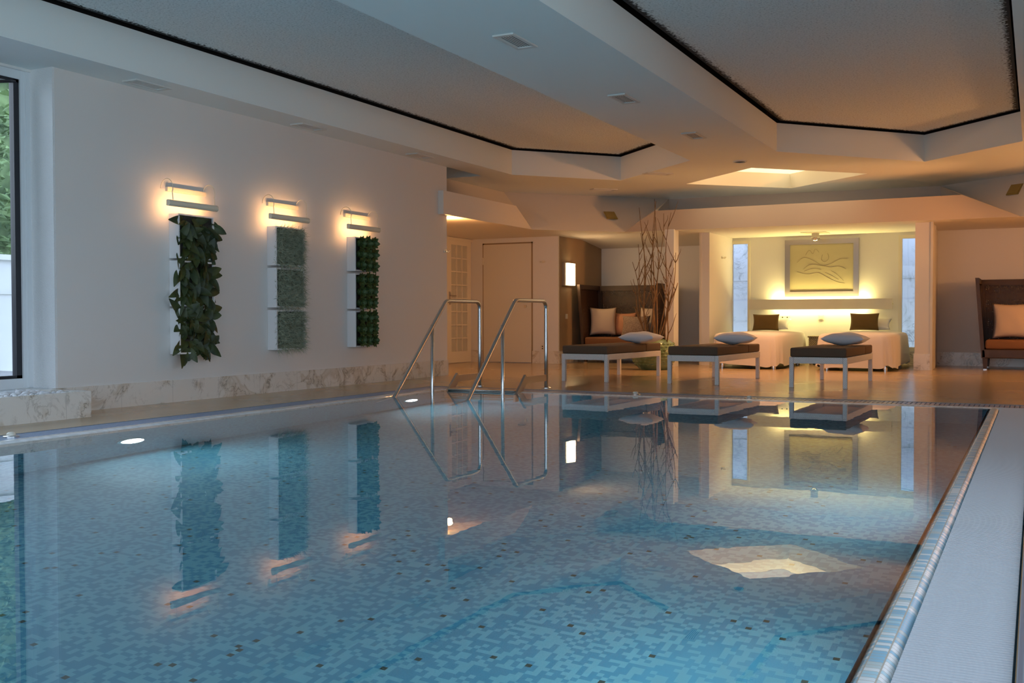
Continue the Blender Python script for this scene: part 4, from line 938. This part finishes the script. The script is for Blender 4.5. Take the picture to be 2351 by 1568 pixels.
# daylight portals at the windows
def portal(loc, rot, sx, sy):
    o = light('window_portal', 'AREA', loc, 1, (1, 1, 1), sx, rot, sy); o.data.cycles.is_portal = True
portal((XL - .42, 1.3, 1.5), (0, -PI / 2, 0), 2.6, 8.9)
portal((XR + .2, .9, 1.4), (0, PI / 2, 0), 2.6, 8.1)
portal((-2.4, YN - .2, 1.45), (PI / 2, 0, 0), 8.2, 2.4)

w = bpy.data.worlds.new('sky'); scene.world = w; w.use_nodes = True; nt = w.node_tree
bg = nt.nodes['Background']; bg.inputs['Strength'].default_value = 6.5
tc = N(nt, 'ShaderNodeTexCoord'); sx = N(nt, 'ShaderNodeSeparateXYZ'); nt.links.new(tc.outputs['Generated'], sx.inputs[0])
r = ramp(nt, sx.outputs['Z'], [(0, (.36, .46, .50)), (.46, (.44, .54, .60)), (.56, (.62, .76, .92)), (1, (.55, .72, 1.0))])
mr = N(nt, 'ShaderNodeMapRange'); mr.inputs['From Min'].default_value = -1; nt.links.new(sx.outputs['Z'], mr.inputs['Value']); nt.links.new(mr.outputs[0], r.inputs[0])
nt.links.new(r.outputs[0], bg.inputs['Color'])

# ------------------------------------------------------------------ camera
cam = bpy.data.cameras.new('camera'); co = bpy.data.objects.new('camera', cam); C.objects.link(co)
R = [[0.8921844646547925, 0.4516664576903062, -0.0020717205729151025], [-0.00834350095538999, 0.021066719575388946, 0.9997432567005088], [-0.4515941397100374, 0.8919381168690028, -0.022563879447657705]]
mw = Matrix(((R[0][0], R[1][0], -R[2][0], 0), (R[0][1], R[1][1], -R[2][1], 0), (R[0][2], R[1][2], -R[2][2], .77), (0, 0, 0, 1)))
co.matrix_world = mw; cam.sensor_width = 36; cam.lens = 2379.65 / 2351 * 36; cam.clip_start = .05; scene.camera = co

# ------------------------------------------------------------------ render look
cy_ = scene.cycles
cy_.use_denoising = True; cy_.use_adaptive_sampling = True; cy_.adaptive_threshold = .055; cy_.max_bounces = 8; cy_.diffuse_bounces = 4; cy_.glossy_bounces = 4; cy_.transmission_bounces = 6; cy_.transparent_max_bounces = 8
cy_.caustics_reflective = False; cy_.caustics_refractive = True; cy_.sample_clamp_indirect = 6; cy_.blur_glossy = .5
scene.view_settings.view_transform = 'Standard'; scene.view_settings.look = 'None'; scene.view_settings.exposure = -0.5; scene.view_settings.gamma = 1.05
